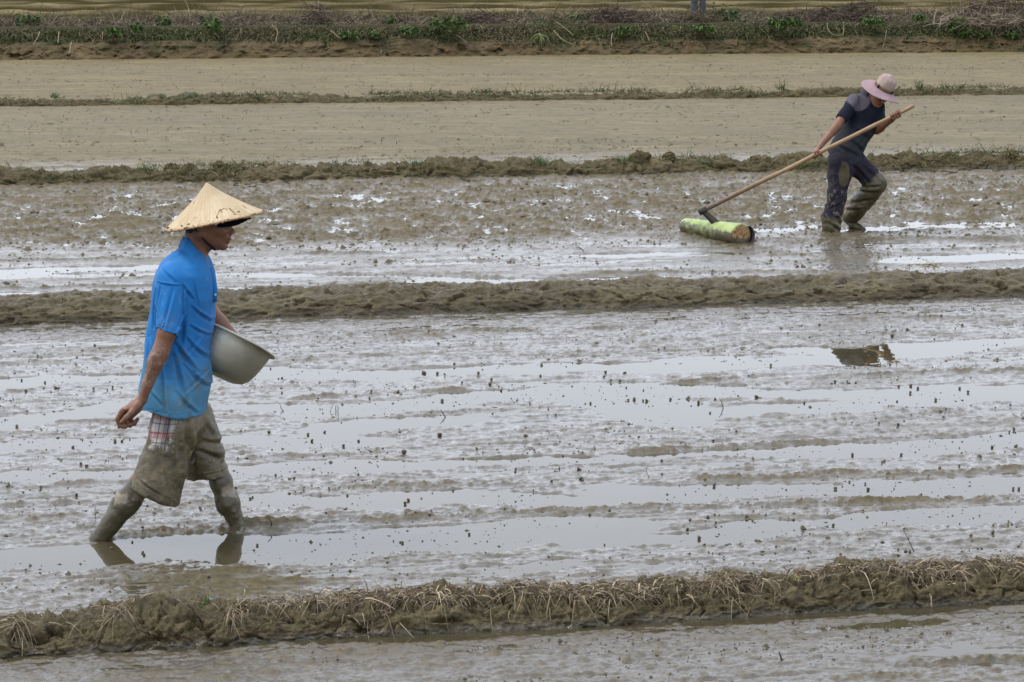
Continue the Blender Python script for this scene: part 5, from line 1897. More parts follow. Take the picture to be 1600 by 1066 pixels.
# black cap worn under the hat, its bill showing
vc = []
s_ = np.linspace(-1, 1, 25)
t_ = np.linspace(0, 1, 16)
for side in (1, -1):
    rows_ = []
    for t in (t_ if side == 1 else t_[::-1]):
        w = .078 * (1 - t ** 2.6) ** .5 + .0
        base_ = a1(343 + 51 * t, 338.5 + 3.0 * t * t)
        rows_.append([base_ + np.array([-.012 * abs(s) ** 2 * t, w * s, -.034 * (s * w / .078) ** 2 + .0016 * side]) for s in s_])
    vc += rows_
vc.append(vc[0])
vc = np.array(vc)
cap = mesh_obj('cap_bill', vc.reshape(-1, 3), grid_faces(len(vc), len(s_)), M_BLACK, man, origin=BASE1)
V, F = lathe([(1e-4, .086), (.04, .079), (.066, .055), (.080, .02), (.084, -.012), (.081, -.012), (.07, .02), (1e-4, .05)], a1(327, 344), (-.12, 0, 1), 48)
mesh_obj('cap_crown', V, F, M_BLACK, man, origin=BASE1)
for s_ in (-1, 1):
    pts = [a1(303.5, 352, .060 * s_), a1(308, 361, .0655 * s_), a1(315.5, 370.5, .0640 * s_), a1(324, 380, .052 * s_), a1(330, 386, .038 * s_), a1(335, 390.3, .018 * s_), a1(336.5, 391, 0)]
    V, F = tube(pts, [.0042, .0042, .0042, .0042, .0042, .004, .0035], 8)
    mesh_obj('chin_strap', V, F, M_BLACK, man, origin=BASE1)

# metal basin held on the hip
rim_r = 74.0 * S1
rim_c = a1(364.5, 527, .165)
dv = a1(434.5, 560) - a1(300, 495.5)
dv[1] = 0
dv /= np.linalg.norm(dv)
ax_b = np.array([-dv[2], .30, dv[0]])
ax_b /= np.linalg.norm(ax_b)
dep = .172
bp_ = [(1e-4, -dep), (.06, -dep), (.092, -dep + .002), (.118, -dep + .012), (.138, -dep + .032), (.152, -dep + .065), (.162, -.07), (.170, -.035), (.1745, -.008), (.178, -.0035), (rim_r - .006, .0), (rim_r - .0015, -.001), (rim_r + .0005, -.004), (rim_r + .001, -.0075),
       (rim_r + .0022, -.0078), (rim_r + .0020, -.003), (rim_r, .0015), (rim_r - .006, .0025), (.177, .0005), (.1720, -.006), (.1675, -.035), (.1595, -.07), (.1495, -dep + .066), (.135, -dep + .034), (.116, -dep + .0145), (.09, -dep + .0045), (1e-4, -dep + .0025)]


def dent(R, Hh, T):
    return R * (1 + .004 * pn(T * 1.6, Hh * 14, 330) + .006 * np.exp(-((T - 4.3) / .25) ** 2 - ((Hh + .12) / .03) ** 2)), Hh + .0012 * pn(T * 2, Hh * 0, 331)


V, F = lathe(bp_, rim_c, ax_b, 128, dent)
M_TIN, nt, b = mat('dull_aluminium')
v = coords(nt)
n1 = noise(nt, v, 7, 5, .6)
n2 = noise(nt, v, 60, 4)
dn_ = ramp(nt, noise(nt, v, 4.5, 3), [(.42, 0), (.64, 1)])
c = mixc(nt, n1, (.55, .54, .44), (.80, .79, .68))
c = mixc(nt, math_(nt, 'MULTIPLY', dn_, .5), c, (.30, .28, .18))
L(nt, c, b.inputs['Base Color'])
b.inputs['Metallic'].default_value = .72
L(nt, ramp(nt, n2, [(.3, .40), (.7, .56)]), b.inputs['Roughness'])
bump(nt, b, math_(nt, 'ADD', n1, math_(nt, 'MULTIPLY', n2, .15)), .15, .004)
o = mesh_obj('basin', V, F, M_TIN, origin=tuple(rim_c - ax_b * dep))
tag(o, 'round dull aluminium basin held against the hip of the man in blue', 'basin')

# ================================================================== man pulling the log
YQ = 20.42
SQ = YQ / FPX


def a2(px, py, off=0.0):
    return at(px, py, YQ + off)


BASE2 = np.array([a2(1320, 360)[0], YQ, 0.0])
man2 = empty('person', tuple(BASE2))
tag(man2, 'man in pink sun hat and dark polo shirt pulling a log by a handle', 'person')
v2 = Vol([a2(1258, 300)[0], YQ - .55, -.08], [a2(1412, 300)[0], YQ + .40, a2(1380, 106)[2]], .0058)
U = np.array([.48, -.34, .81])
U /= np.linalg.norm(U)
Fd = np.array([.22, -.85, -.48])
Fd -= U * (Fd @ U)
Fd /= np.linalg.norm(Fd)
Rt = np.cross(Fd, U)
HC = a2(1376.0, 143.5, -.11)


def hd(r, f, u_):
    return HC + Rt * r + Fd * f + U * u_


RM = np.stack([Rt, Fd, U])
v2.ell(hd(0, 0, .01), (.074, .090, .082), .01, RM)
v2.ell(hd(0, .030, -.045), (.056, .058, .075), .02, RM)
for s_ in (-1, 1):
    v2.cone(hd(.055 * s_, -.01, -.055), hd(.018 * s_, .062, -.098), .020, .017, .02)
    v2.cone(hd(.045 * s_, .062, -.025), hd(.028 * s_, .078, -.03), .015, .012, .018)
    v2.cone(hd(.012 * s_, .088, .016), hd(.042 * s_, .078, .014), .009, .008, .01)
    v2.ell(hd(.031 * s_, .090, -.002), (.014, .010, .009), .008, RM, sub=True)
    v2.ell(hd(.080 * s_, -.01, -.02), (.009, .018, .030), .006, RM)
v2.cone(hd(0, .088, .004), hd(0, .114, -.034), .009, .014, .008)
v2.ell(hd(0, .084, -.066), (.024, .012, .009), .008, RM)
v2.ell(hd(0, .076, -.098), (.020, .016, .014), .012, RM)
v2.cone(hd(.020, .097, -.068), hd(-.020, .097, -.068), .0050, .0050, .002, sub=True)
v2.cone(hd(0, -.02, -.05), a2(1359, 166, .02), .052, .060, .03)
v2.cone(hd(0, .01, -.08), a2(1371, 172, -.07), .035, .030, .03)
v2.cone(a2(1354, 175, .01), a2(1325, 238, .0), .08, .08, .05, (Rt, 1.2))
v2.cone(a2(1352, 164, .0), a2(1368, 178, -.075), .06, .035, .04)
# right arm (screen left) straight down to the handle
v2.cone(a2(1342, 164, -.05), a2(1328, 168, -.10), .045, .042, .03)
v2.cone(a2(1328, 168, -.10), a2(1315, 186, -.165), .040, .036, .02)
v2.cone(a2(1315, 186, -.165), a2(1307, 199, -.20), .037, .038, .01)
v2.cone(a2(1308, 197, -.20), a2(1301, 205, -.22), .039, .036, .012)
v2.cone(a2(1303, 203, -.215), a2(1281, 229, -.295), .037, .0215, .012)
v2.cone(a2(1281, 229, -.295), a2(1275, 237, -.31), .0215, .023, .01, ((0, 1, 0), 1.2))
# left arm: elbow back, hand up at the handle's end
v2.cone(a2(1362, 165, .02), a2(1372, 172, .02), .045, .042, .03)
v2.cone(a2(1372, 172, .02), a2(1368, 203, -.03), .040, .037, .02)
v2.cone(a2(1368, 203, -.03), a2(1377, 200, -.10), .037, .034, .015)
v2.cone(a2(1371, 203, -.06), a2(1391.5, 188.5, -.245), .036, .022, .012)
v2.cone(a2(1391.5, 188.5, -.245), a2(1397, 183.5, -.285), .022, .023, .008)
# handle line shared with the hoe
PT, PB = a2(1428, 165, -.42), at(1098, 329.5, YQ - .55)
pd = PT - PB
PL = np.linalg.norm(pd)
pd = pd / PL


def pole(px):
    """point on the handle's axis at image column px"""
    t0, t1 = 0.0, 1.0
    for _ in range(30):
        tm = (t0 + t1) / 2
        p = PB + (PT - PB) * tm
        c = p - CAM
        sx = 800 + FPX * c[0] / (c[1] * CP - c[2] * SP)
        if sx < px:
            t0 = tm
        else:
            t1 = tm
    return PB + (PT - PB) * t0


pr_ = .0175
up_p = np.cross(pd, [0, 1, 0])
up_p = up_p * np.sign(up_p[2]) / np.linalg.norm(up_p)
fr_p = np.cross(up_p, pd)
fr_p = fr_p * (-np.sign(fr_p[1]))                       # towards the camera


def grip(center, wrist, along, sgn):
    """palm beside the pole and four fingers wrapped round it"""
    pc = center + (wrist - center) / np.linalg.norm(wrist - center) * .034
    v2.cone(wrist, pc, .023, .026, .012)
    v2.cone(pc - along * .026, pc + along * .026, .020, .019, .012)
    for i in range(4):
        c0 = center + along * (-.034 + .0225 * i)
        side = (pc - center)
        side -= along * (side @ along)
        side /= np.linalg.norm(side)
        oth = np.cross(along, side) * sgn
        R_ = pr_ + .0085
        pts = [c0 + side * (R_ + .006) + oth * .004, c0 + side * .012 + oth * R_, c0 - side * .014 + oth * R_ * .95, c0 - side * (R_ + .002) - oth * .004, c0 - side * .010 - oth * (R_ - .002)]
        v2.chain(pts, [.0115, .0105, .0098, .009, .008], .004)
    c0 = center + along * .045
    side = (pc - center)
    side -= along * (side @ along)
    side /= np.linalg.norm(side)
    oth = np.cross(along, side) * -sgn
    v2.chain([pc + along * .02, c0 + side * .02 + oth * .022, c0 - side * .006 + oth * .026, c0 - side * .024 + oth * .012 - along * .008], [.015, .0125, .0105, .009], .005)


gR, gL = pole(1274), pole(1398.5)
grip(gR, a2(1277, 234, -.31), pd, 1)
grip(gL, a2(1393, 187.5, -.25), pd, -1)
# feet and shins under the muddy trousers
v2.cone(a2(1312, 250, -.06), a2(1302, 340, -.10), .07, .045, .03)
v2.cone(a2(1336, 250, .05), a2(1371, 285, .02), .075, .055, .03)
v2.cone(a2(1369, 287, .02), a2(1327, 342, .25), .050, .036, .03)
v2.chain([a2(1324, 341, .27), a2(1333, 351, .22), a2(1343, 355.5, .17), a2(1350, 358.5, .13)], [.042, .036, .028, .018], .02)
V, F = v2.mesh(1)
Nn = normals(V, F)
mesh_obj('body', V, F, make_skin('brown_skin_with_muddy_foot', .35), man2, origin=BASE2)
del v2

# dark polo shirt
v2 = Vol([a2(1285, 300)[0], YQ - .40, a2(1300, 262)[2]], [a2(1396, 300)[0], YQ + .36, a2(1380, 128)[2]], .0058)


def ring2(py, xl, xr, hd_, ys=0.0):
    return (a2(1340, py)[2], a2(xl, py)[0], a2(xr, py)[0], hd_, ys)


v2.rings([ring2(141, 1352, 1368, .05), ring2(146, 1342, 1376, .08), ring2(152, 1333, 1381, .11), ring2(160, 1327, 1382, .13), ring2(170, 1324, 1382, .145), ring2(182, 1322, 1380, .145), ring2(195, 1317, 1376, .14),
          ring2(206, 1310, 1368, .135), ring2(218, 1302, 1359, .135), ring2(231, 1295, 1352, .14), ring2(240, 1292, 1349, .14), ring2(256, 1291, 1346, .14)], YQ, .012)
v2.cut(a2(1335, 249), (.25, .3, -1))
v2.cut(a2(1300, 241), (-.55, .2, -1))
v2.cone(a2(1335, 160, -.065), a2(1312, 190, -.180), .070, .052, .025, cuts=[(a2(1314, 185.5, -.175), a2(1313, 186, -.18) - a2(1326, 168, -.12))])
v2.cone(a2(1371, 163, .01), a2(1373, 192, -.01), .062, .052, .02)
v2.cone(a2(1310.5, 192, -.19), a2(1315, 185, -.168), .044, .040, 0, sub=True)
v2.cone(hd(0, 0, -.07), a2(1362, 158, -.05), .055, .050, 0, sub=True)
v2.cone(a2(1370, 150, -.16), a2(1373, 172, -.17), .050, .020, 0, sub=True)
V, F = v2.mesh(1)
Nn = normals(V, F)
q = V - BASE2
V = V + Nn * (.008 * vn3(q * [1, 1, .6], 9) + .005 * vn3(q * [1, 1, .8], 20) + .002 * vn3(q, 45))[:, None]
for A_, B_, w__, d__ in [((1330, 200), (1352, 215), .018, .012), ((1322, 215), (1345, 235), .016, .012), ((1312, 228), (1340, 244), .014, .012), ((1345, 178), (1352, 210), .018, .008), ((1338, 185), (1325, 210), .014, .008), ((1368, 180), (1350, 205), .014, .010),
                         ((1334, 165), (1330, 185), .010, .008), ((1360, 200), (1340, 225), .012, .008), ((1305, 225), (1325, 240), .012, .008), ((1350, 225), (1335, 245), .012, .009)]:
    V = crease(V, Nn, a2(*A_), a2(*B_), w__, d__, YQ + .05)
V = smooth(V, F, .4)
M_NAVY, nt, b = mat('dark_navy_polo')
v = coords(nt)
z = sepz(nt, v)
n1 = noise(nt, v, 6, 4)
c = mixc(nt, n1, (.010, .013, .026), (.022, .027, .046))
zf = math_(nt, 'ADD', z, math_(nt, 'MULTIPLY', math_(nt, 'SUBTRACT', noise(nt, v, 7, 4), .5), .25))
zc_ = a2(1340, 190)[2]
c = mixc(nt, ramp(nt, zf, [(zc_ - .12, .85), (zc_ + .02, 0)]), c, (.050, .056, .062))
ps = a2(1341, 156, -.10) - BASE2                        # paler shoulder yoke
vm = nt.nodes.new('ShaderNodeVectorMath')
vm.operation = 'DISTANCE'
L(nt, v, vm.inputs[0])
vm.inputs[1].default_value = tuple(ps)
xx = sepz(nt, v, 0)
c = mixc(nt, math_(nt, 'MULTIPLY', ramp(nt, vm.outputs['Value'], [(.095, 1), (.103, 0)]), .95), c, (.14, .128, .158))
L(nt, c, b.inputs['Base Color'])
b.inputs['Roughness'].default_value = .9
b.inputs['Specular IOR Level'].default_value = .15
bump(nt, b, noise(nt, v, 40, 4), .3, .006)
shirt2 = mesh_obj('polo_shirt', V, F, M_NAVY, man2, origin=BASE2)
# collar: two leaves round the neck
M_GREYC = plain('grey_collar_cloth', (.085, .085, .105), .9, .1, .3, 30)
nk0, nk1 = a2(1361.5, 156, -.03), hd(0, -.01, -.045)
nax = (nk1 - nk0) / np.linalg.norm(nk1 - nk0)
nfr = Fd - nax * (Fd @ nax)
nfr /= np.linalg.norm(nfr)
nrt = np.cross(nfr, nax)
rowsC = []
ph = np.linspace(-148, 148, 41)
for f_, lift in ((0, 0), (0, .005), (.5, .008), (1, .008), (1, .0), (0.5, -.001)):
    rr_ = []
    for a_ in ph:
        t = math.radians(a_)
        front = (1 - math.cos(t)) / 2
        dirv = -nfr * math.cos(t) + nrt * math.sin(t)
        r0 = .070 + .040 * f_ + lift
        rr_.append(nk0 + nax * (.058 - .055 * f_ - .030 * front - .025 * f_ * front) + dirv * r0)
    rowsC.append(rr_)
rowsC.append(rowsC[0])
Vc = np.array(rowsC)
mesh_obj('collar', Vc.reshape(-1, 3), grid_faces(len(Vc), len(ph)), M_GREYC, shirt2, origin=BASE2)

# trousers
v2 = Vol([a2(1272, 300)[0], YQ - .32, -.05], [a2(1400, 300)[0], YQ + .48, a2(1340, 228)[2]], .0058)
v2.cone(a2(1322, 233), a2(1321, 254), .115, .130, .03, ((0, 1, 0), 1.0))
v2.cone(a2(1313, 252, -.06), a2(1308, 305, -.10), .108, .086, .03)
v2.cone(a2(1308, 305, -.10), a2(1299, 341, -.10), .086, .077, .02)
v2.cone(a2(1299, 341, -.10), a2(1298, 372, -.10), .077, .080, .01)
v2.cone(a2(1336, 254, .03), a2(1369, 286, .0), .105, .085, .03)
v2.cone(a2(1368, 288, .0), a2(1346, 318, .12), .086, .088, .03)
v2.cone(a2(1346, 318, .12), a2(1328, 342, .24), .088, .066, .02, cuts=[(a2(1329, 341, .24), a2(1328, 342, .24) - a2(1346, 318, .12))])
V, F = v2.mesh(1)
Nn = normals(V, F)
q = V - BASE2
V = V + Nn * (.011 * vn3(q * [1, 1, .8], 10) + .006 * vn3(q, 22) + .0025 * vn3(q, 50))[:, None]
for A_, B_, w__, d__ in [((1296, 260), (1296, 320), .012, .008), ((1318, 262), (1316, 300), .014, .010), ((1296, 322), (1318, 312), .012, .012), ((1290, 345), (1308, 358), .012, .012), ((1300, 332), (1312, 352), .012, .010), ((1337, 262), (1355, 285), .014, .012),
                         ((1350, 262), (1372, 282), .014, .010), ((1340, 300), (1368, 300), .014, .014), ((1335, 318), (1362, 312), .014, .012), ((1325, 332), (1352, 328), .014, .012), ((1352, 292), (1372, 290), .012, .012), ((1325, 248), (1338, 268), .014, .012)]:
    V = crease(V, Nn, a2(*A_), a2(*B_), w__, d__, YQ + .5)
V = smooth(V, F, .35)
M_TRO, nt, b = mat('dark_trousers_caked_with_mud')
v = coords(nt)
z = sepz(nt, v)
x = sepz(nt, v, 0)
nn_ = math_(nt, 'SUBTRACT', noise(nt, v, 13, 6, .68), .5)
cloth = mixc(nt, noise(nt, v, 8, 4), (.014, .011, .022), (.032, .026, .042))
mudc = mixc(nt, ramp(nt, noise(nt, v, 12, 5), [(.3, 0), (.7, 1)]), (.075, .062, .030), (.150, .128, .072))
x0 = float(a2(1308, 330)[0] - BASE2[0])
slope_ = math_(nt, 'MULTIPLY', math_(nt, 'SUBTRACT', x, x0), 1.15)      # mud climbs higher on the inner and on the bent leg
e = math_(nt, 'SUBTRACT', math_(nt, 'ADD', z, math_(nt, 'MULTIPLY', nn_, .13)), math_(nt, 'MULTIPLY', slope_, 1.0, True))
zk = float(a2(1300, 338)[2])
f1 = ramp(nt, e, [(zk - .012, 1), (zk + .012, 0)])
vm = nt.nodes.new('ShaderNodeVectorMath')
vm.operation = 'DISTANCE'
sc_ = nt.nodes.new('ShaderNodeVectorMath')
sc_.operation = 'MULTIPLY'
sc_.inputs[1].default_value = (1.0, .25, .46)
L(nt, v, sc_.inputs[0])
L(nt, sc_.outputs[0], vm.inputs[0])
pp = a2(1319, 272, -.15) - BASE2
vm.inputs[1].default_value = (pp[0], pp[1] * .25, pp[2] * .46)
f2 = ramp(nt, math_(nt, 'ADD', vm.outputs['Value'], math_(nt, 'MULTIPLY', nn_, .05)), [(.044, 1), (.050, 0)])
spl = ramp(nt, noise(nt, v, 24, 6, .75), [(.54, 0), (.58, 1)])
c = mixc(nt, math_(nt, 'MULTIPLY', spl, ramp(nt, z, [(zk, 1), (zk + .38, 0)])), cloth, (.26, .23, .17))
c = mixc(nt, f2, c, mudc)
c = mixc(nt, f1, c, mudc)
L(nt, c, b.inputs['Base Color'])
L(nt, ramp(nt, f1, [(0, .9), (1, .42)]), b.inputs['Roughness'])
b.inputs['Specular IOR Level'].default_value = .35
bump(nt, b, noise(nt, v, 30, 5), .5, .008)
mesh_obj('trousers', V, F, M_TRO, man2, origin=BASE2)
del v2

# pink sun hat: drooping brim, crown, band with buckle
hc = a2(1379.5, 139.5, -.12)
ua = np.array([.455, -.30, .84])
ua /= np.linalg.norm(ua)
M_PINK = plain('pink_hat_cloth', (.43, .30, .325), .85, .15, .22, 18, .5)
M_CROWN = plain('pale_pink_crown_cloth', (.50, .385, .335), .85, .15, .25, 16, .5)
hat2 = empty('sun_hat', (0, 0, 0))
hat2.parent = man2
rb = 33.0 * SQ


def brim_fn(R, Hh, T):
    f = np.clip((R - .078) / (rb - .078), 0, 1)
    return R * (1 + .03 * np.sin(2 * T + 1) * f), Hh - f * (.010 + .016 * np.sin(T * 2 + .6) + .006 * np.sin(3 * T))


V, F = lathe([(.080, .010), (.10, .004), (.13, -.006), (rb * .93, -.018), (rb, -.022), (rb + .001, -.026), (rb * .93, -.024), (.13, -.012), (.10, -.003), (.078, .003)], hc, ua, 90, brim_fn)
mesh_obj('brim', V, F, M_PINK, hat2, origin=BASE2)


def crown_fn(R, Hh, T):
    f = Hh / .13
    return R * (1 + .10 * pn(T * 1.3, f * 3, 340) * np.minimum(1, f * 2)), Hh + .018 * pn(R * 30 * np.cos(T), R * 30 * np.sin(T), 341) * (f > .5)


V, F = lathe([(1e-4, .131), (.03, .130), (.054, .122), (.070, .104), (.078, .078), (.0815, .045), (.083, .012), (.083, .003), (.078, .003), (.075, .07), (.05, .112), (1e-4, .124)], hc, ua, 72, crown_fn)
mesh_obj('crown', V, F, M_CROWN, hat2, origin=BASE2)
V, F = lathe([(.0835, .008), (.0865, .010), (.0855, .034), (.0825, .036)], hc, ua, 72)
mesh_obj('hat_band', V, F, plain('tan_hat_band', (.22, .15, .085), .8, .2, .2, 30), hat2, origin=BASE2)
uu, vv_, ww_ = frame_of(ua)
for ang_, mt in ((-.55, M_BLACK), (-2.25, M_BLACK)):
    d_ = uu * math.cos(ang_) + vv_ * math.sin(ang_)
    s2 = np.cross(ua, d_)
    c0 = hc + d_ * .0875 + ua * .022
    V, F = tube([c0 - ua * .014, c0 + ua * .014], [.008, .008], 8)
    mesh_obj('buckle', V, F, mt, hat2, origin=BASE2)
# hair at the temples
v2 = Vol(HC - .14, HC + .14, .006)
v2.ell(hd(0, -.012, .0), (.079, .090, .080), .01, RM)
v2.cut(hd(0, 0, -.045), -U)
v2.cut(hd(0, .03, 0), Fd)
V, F = v2.mesh(1)
mesh_obj('hair', V, F, M_HAIR, man2, origin=BASE2)
for s_ in (-1, 1):
    V, F = lathe([(.0001, .0095), (.006, .0075), (.009, 0), (.006, -.007), (.0001, -.009)], hd(.031 * s_, .083, -.002), Fd, 12)
    mesh_obj('eye', V, F, M_EYE, man2, origin=BASE2)

# ------------------------------------------------------------------ hoe with its long handle, stuck in the log
hoe = empty('hoe', tuple(PB))
tag(hoe, 'long wooden handled hoe whose blade is driven into the green log', 'hoe')
tt = np.linspace(0, 1, 60)
pts = PB[None] + (PT - PB)[None] * tt[:, None] + up_p[None] * (.006 * pn(tt * 5, tt * 0, 350))[:, None]
rad_ = .0175 + .0015 * np.cos(tt * 3) + .0009 * pn(tt * 22, tt * 0, 351)
rad_[-3:] *= [1.0, 1.06, .95]
V, F = tube(pts, rad_, 16)
M_POLE, nt, b = mat('worn_wooden_handle')
v = coords(nt)
along_ = nt.nodes.new('ShaderNodeVectorMath')
along_.operation = 'DOT_PRODUCT'
L(nt, v, along_.inputs[0])
along_.inputs[1].default_value = tuple(pd)
al = along_.outputs['Value']
cb = nt.nodes.new('ShaderNodeVectorMath')
cb.operation = 'SCALE'
n1 = noise(nt, v, 14, 5, .65)
c = mixc(nt, n1, (.27, .155, .065), (.50, .33, .165))
c = mixc(nt, ramp(nt, math_(nt, 'ADD', al, math_(nt, 'MULTIPLY', n1, .4)), [(.3, .85), (1, 0)]), c, (.10, .052, .034))
c = mixc(nt, ramp(nt, noise(nt, v, 50, 3, .6), [(.63, 0), (.67, .8)]), c, (.34, .31, .26))
L(nt, c, b.inputs['Base Color'])
b.inputs['Roughness'].default_value = .5
bump(nt, b, noise(nt, v, 70, 4), .3, .002)
mesh_obj('handle', V, F, M_POLE, hoe, origin=PB)
M_IRON = plain('dark_iron', (.060, .050, .042), .55, .5, .4, 40, .4, .5)
V, F = tube([PB - pd * .035, PB - pd * .01, PB + pd * .035], [.024, .029, .025], 14)
mesh_obj('eye_ring', V, F, M_IRON, hoe, origin=PB)
tip = at(1123, 353, YQ - .62)
bd = tip - PB
bl = np.linalg.norm(bd)
bd /= bl
wd_ = np.cross(bd, [0, -1, 0])
wd_ /= np.linalg.norm(wd_)
th_ = np.cross(wd_, bd)
rowsB = []
for t, hw, ht in ((-.12, .012, .012), (0, .020, .014), (.15, .021, .008), (.5, .026, .005), (.85, .030, .004), (1.05, .031, .003)):
    c0 = PB + bd * bl * t
    rowsB.append([c0 - wd_ * hw + th_ * ht, c0 + th_ * ht * .4, c0 + wd_ * hw + th_ * ht, c0 + wd_ * hw - th_ * ht, c0 - th_ * ht * .4, c0 - wd_ * hw - th_ * ht])
rowsB = [[np.mean(rowsB[0], 0)] * 6] + rowsB + [[np.mean(rowsB[-1], 0)] * 6]
V = np.array(rowsB).reshape(-1, 3)
mesh_obj('blade', V, grid_faces(len(rowsB), 6, True), M_IRON, hoe, smooth=False, origin=PB)
for s_ in (-1, 1):
    V, F = tube([PB + bd * bl * .05 + wd_ * .018 * s_ - th_ * .010, PB + bd * bl * .95 + wd_ * .029 * s_ - th_ * .006], [.0045, .0045], 6)
    mesh_obj('blade_edge', V, F, M_IRON, hoe, origin=PB)

# ------------------------------------------------------------------ cut banana trunk used as a roller
LA = ground(1071, 353.5, .055)
LB = ground(1158, 367, .080)
LAc, LBc = LA + [0, 0, 0], LB + [0, 0, 0]
la = LBc - LAc
LL = np.linalg.norm(la)
la /= LL
log = empty('banana_log', tuple((LAc + LBc) / 2 * [1, 1, 0]))
tag(log, 'pale green banana trunk with a cut orange brown end dragged over the mud', 'log')
Lo = np.array((LAc + LBc) / 2 * [1, 1, 0])
prof = [(1e-4, -.012), (.05, -.008), (.062, 0), (.066, .02)] + [(.066 + .024 * t, LL * t) for t in np.linspace(.05, .97, 30)] + [(.090, LL - .006), (.088, LL + .0), (.084, LL + .001), (.07, LL - .006), (1e-4, LL - .008)]


def log_fn(R, Hh, T):
    g = sstep(0, .03, Hh) * sstep(LL + .002, LL - .01, Hh)
    return R * (1 + .045 * pn(T * 1.2, Hh * 1.5, 360) * 1.0 + g * (.018 * np.abs(np.sin(T * 2.5 + Hh * 1.2)) + .012 * pn(T * 5, Hh * 4, 361))), Hh


V, F = lathe(prof, LAc, la, 96, log_fn)
M_LOG, nt, b = mat('banana_trunk_skin')
v = coords(nt)
z = sepz(nt, v)
n1 = noise(nt, coords(nt, rot=(0, 0, 0)), 7, 5, .6)
c = mixc(nt, ramp(nt, n1, [(.3, 0), (.7, 1)]), (.26, .40, .075), (.52, .64, .22))
e = math_(nt, 'ADD', z, math_(nt, 'MULTIPLY', math_(nt, 'SUBTRACT', noise(nt, v, 18, 6, .7), .5), .13))
fm = ramp(nt, e, [(.092, 1), (.108, 0)])
fm2 = ramp(nt, noise(nt, v, 7, 5, .7), [(.40, .35), (.50, 1)])
c = mixc(nt, math_(nt, 'MULTIPLY', fm, fm2), c, (.115, .10, .055))
L(nt, c, b.inputs['Base Color'])
b.inputs['Roughness'].default_value = .42
bump(nt, b, noise(nt, v, 35, 4), .35, .004)
mesh_obj('trunk', V, F, M_LOG, log, origin=Lo)
M_CUT, nt, b = mat('cut_banana_end')
v = coords(nt)
vm = nt.nodes.new('ShaderNodeVectorMath')
vm.operation = 'DISTANCE'
L(nt, v, vm.inputs[0])
vm.inputs[1].default_value = tuple(LBc - Lo - [0.0, 0, .006])
rr_ = math_(nt, 'ADD', vm.outputs['Value'], math_(nt, 'MULTIPLY', noise(nt, v, 26, 3), .03))
w_ = math_(nt, 'FRACT', math_(nt, 'MULTIPLY', rr_, 46))
c = mixc(nt, ramp(nt, w_, [(0, 0), (.5, 1), (1, 0)]), (.34, .17, .055), (.62, .38, .16))
c = mixc(nt, ramp(nt, noise(nt, v, 22, 5, .6), [(.52, 0), (.60, 1)]), c, (.12, .065, .03))
z = sepz(nt, v)
c = mixc(nt, ramp(nt, math_(nt, 'ADD', z, math_(nt, 'MULTIPLY', noise(nt, v, 20, 4), .05)), [(.070, 1), (.082, 0)]), c, (.10, .095, .06))
L(nt, c, b.inputs['Base Color'])
b.inputs['Roughness'].default_value = .6
bump(nt, b, math_(nt, 'ADD', w_, noise(nt, v, 60, 4)), .5, .004)
V, F = lathe([(.084, LL - .003), (.080, LL + .004), (.055, LL + .007), (.03, LL + .004), (1e-4, LL + .006)], LAc, la, 64, lambda R, Hh, T: (R * (1 + .045 * pn(T * 1.2, Hh * 1.5, 360)), Hh + .003 * pn(R * 60 * np.cos(T), R * 60 * np.sin(T), 362)))
mesh_obj('cut_end', V, F, M_CUT, log, origin=Lo)
# dark loose sheath standing off the right side of the cut end
M_SHEATH = plain('dark_old_sheath', (.030, .022, .028), .5, .4, .5, 30, .4)
lu, lv, lw = frame_of(la)
best = None
rowsS = []
ta = [math.atan2(np.dot(d_, lv), np.dot(d_, lu)) for d_ in (np.array([.75, .1, .65]), np.array([.9, .3, -.3]), np.array([.2, 0, -1.0]))]
a0 = ta[0]
span = np.unwrap([ta[0], ta[1], ta[2]])
angs = np.interp(np.linspace(0, 1, 17), [0, .5, 1], span)
for h0, r_, ins_ in ((-.22, .090, 0), (-.10, .094, 0), (.0, .100, 0), (.030, .104, 0), (.030, .098, 0), (.0, .092, 0), (-.1, .087, 0), (-.22, .086, 0)):
    rowsS.append([LBc + la * (h0 * (.6 + .4 * math.sin(i / 16 * math.pi)) if h0 > 0 else h0) + (lu * math.cos(a_) + lv * math.sin(a_)) * r_ * (1 + .10 * math.sin(i / 16 * math.pi)) for i, a_ in enumerate(angs)])
rowsS.append(rowsS[0])
V = np.array(rowsS).reshape(-1, 3)
mesh_obj('loose_sheath', V, grid_faces(len(rowsS), 17), M_SHEATH, log, origin=Lo)

# ------------------------------------------------------------------ far person on the bank: grey trousers, the rest above the picture
YR = (BK + 2.6) / (1 - SL * 290 / FPX)
FB = at(1091, 24, YR)
FB[2] = ZLIP - .03
gp = lambda px, py, o=0.0: at(px, py, YR + o)
man3 = empty('person', tuple(FB))
tag(man3, 'distant person in grey trousers on the far bank, seen only from the shins down', 'person')
v3 = Vol(FB - [.35, .25, .05], FB + [.35, .25, 1.78], .016)
H0 = FB[2]
for s_ in (-1, 1):
    x_ = FB[0] + .085 * s_
    v3.cone([x_, YR, H0 + .06], [FB[0] + .09 * s_, YR, H0 + .9], .045, .08, .03)
    v3.cone([x_, YR, H0 + .03], [x_ + .03 * s_, YR - .14, H0 + .02], .045, .035, .02)
    v3.chain([[FB[0] + .15 * s_, YR, H0 + 1.40], [FB[0] + .24 * s_, YR, H0 + 1.12], [FB[0] + .23 * s_, YR - .05, H0 + .86], [FB[0] + .22 * s_, YR - .07, H0 + .78]], [.055, .042, .028, .03], .02)
v3.cone([FB[0], YR, H0 + .95], [FB[0], YR, H0 + 1.36], .12, .13, .04, ((1, 0, 0), 1.35))
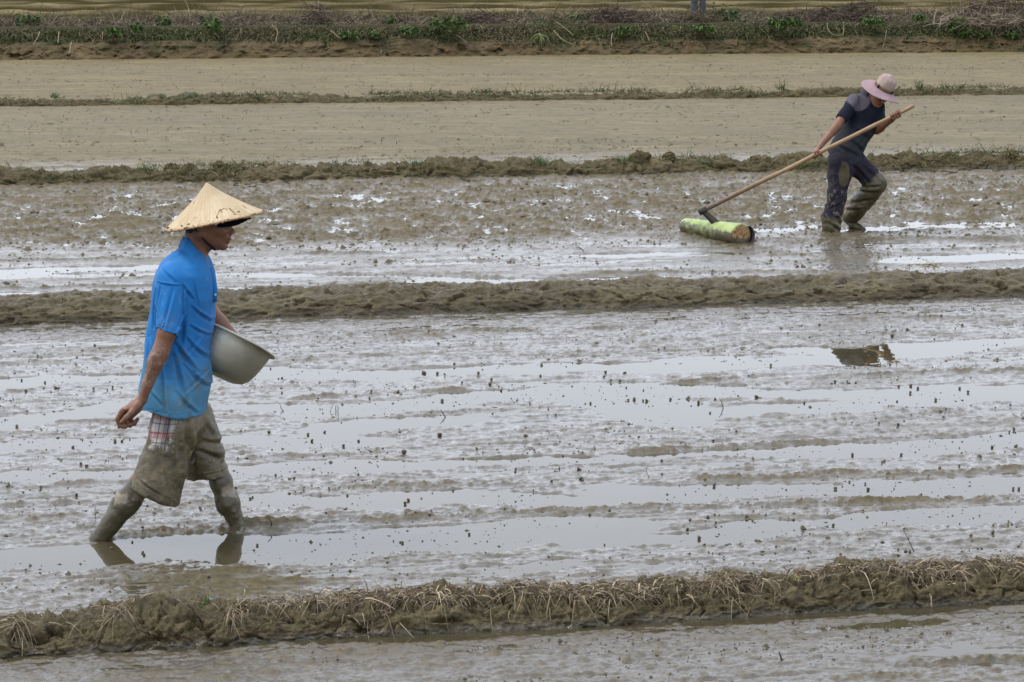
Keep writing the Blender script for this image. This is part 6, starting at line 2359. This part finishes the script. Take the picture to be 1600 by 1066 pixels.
v3.cone([FB[0], YR, H0 + 1.36], [FB[0], YR, H0 + 1.55], .055, .05, .03)
v3.ell([FB[0], YR, H0 + 1.62], (.077, .095, .115), .02)
v3.cone([FB[0], YR - .09, H0 + 1.62], [FB[0], YR - .105, H0 + 1.60], .012, .014, .01)
V, F = v3.mesh(1)
mesh_obj('body', V, F, make_skin('far_skin'), man3, origin=FB)
v3 = Vol(FB - [.35, .25, .05], FB + [.35, .25, 1.10], .014)
v3.cone([FB[0] - .11, YR - .02, H0 + .03], [FB[0] - .095, YR, H0 + .5], .105, .085, .005)
v3.cone([FB[0] - .095, YR - .02, H0 + .5], [FB[0] - .08, YR, H0 + .85], .085, .10, .005)
v3.cone([FB[0] + .125, YR, H0 - .01], [FB[0] + .095, YR, H0 + .5], .085, .075, .005)
v3.cone([FB[0] + .095, YR, H0 + .5], [FB[0] + .08, YR, H0 + .85], .075, .10, .005)
v3.cone([FB[0], YR, H0 + .85], [FB[0], YR, H0 + 1.02], .12, .12, .04, ((1, 0, 0), 1.35))
V, F = v3.mesh(1)
Nn = normals(V, F)
V = V + Nn * (.012 * vn3(V * [1, 1, .5], 14))[:, None]
mesh_obj('trousers', V, F, plain('grey_trouser_cloth', (.105, .11, .12), .9, .1, .35, 12, .3), man3, origin=FB)
v3 = Vol(FB + [-.35, -.25, .9], FB + [.35, .25, 1.55], .014)
v3.cone([FB[0], YR, H0 + .98], [FB[0], YR, H0 + 1.36], .135, .145, .04, ((1, 0, 0), 1.4))
for s_ in (-1, 1):
    v3.cone([FB[0] + .16 * s_, YR, H0 + 1.40], [FB[0] + .235 * s_, YR, H0 + 1.15], .07, .06, .03)
V, F = v3.mesh(1)
mesh_obj('shirt', V, F, plain('brown_shirt_cloth', (.16, .12, .09), .9), man3, origin=FB)
V, F = lathe([(1e-4, .12), (.05, .11), (.082, .07), (.088, .0), (.17, -.02), (.172, -.026), (.085, -.012), (.075, .05), (1e-4, .1)], [FB[0], YR, H0 + 1.67], (0, 0, 1), 32)
mesh_obj('hat', V, F, plain('far_hat_straw', (.4, .32, .18), .8), man3, origin=FB)
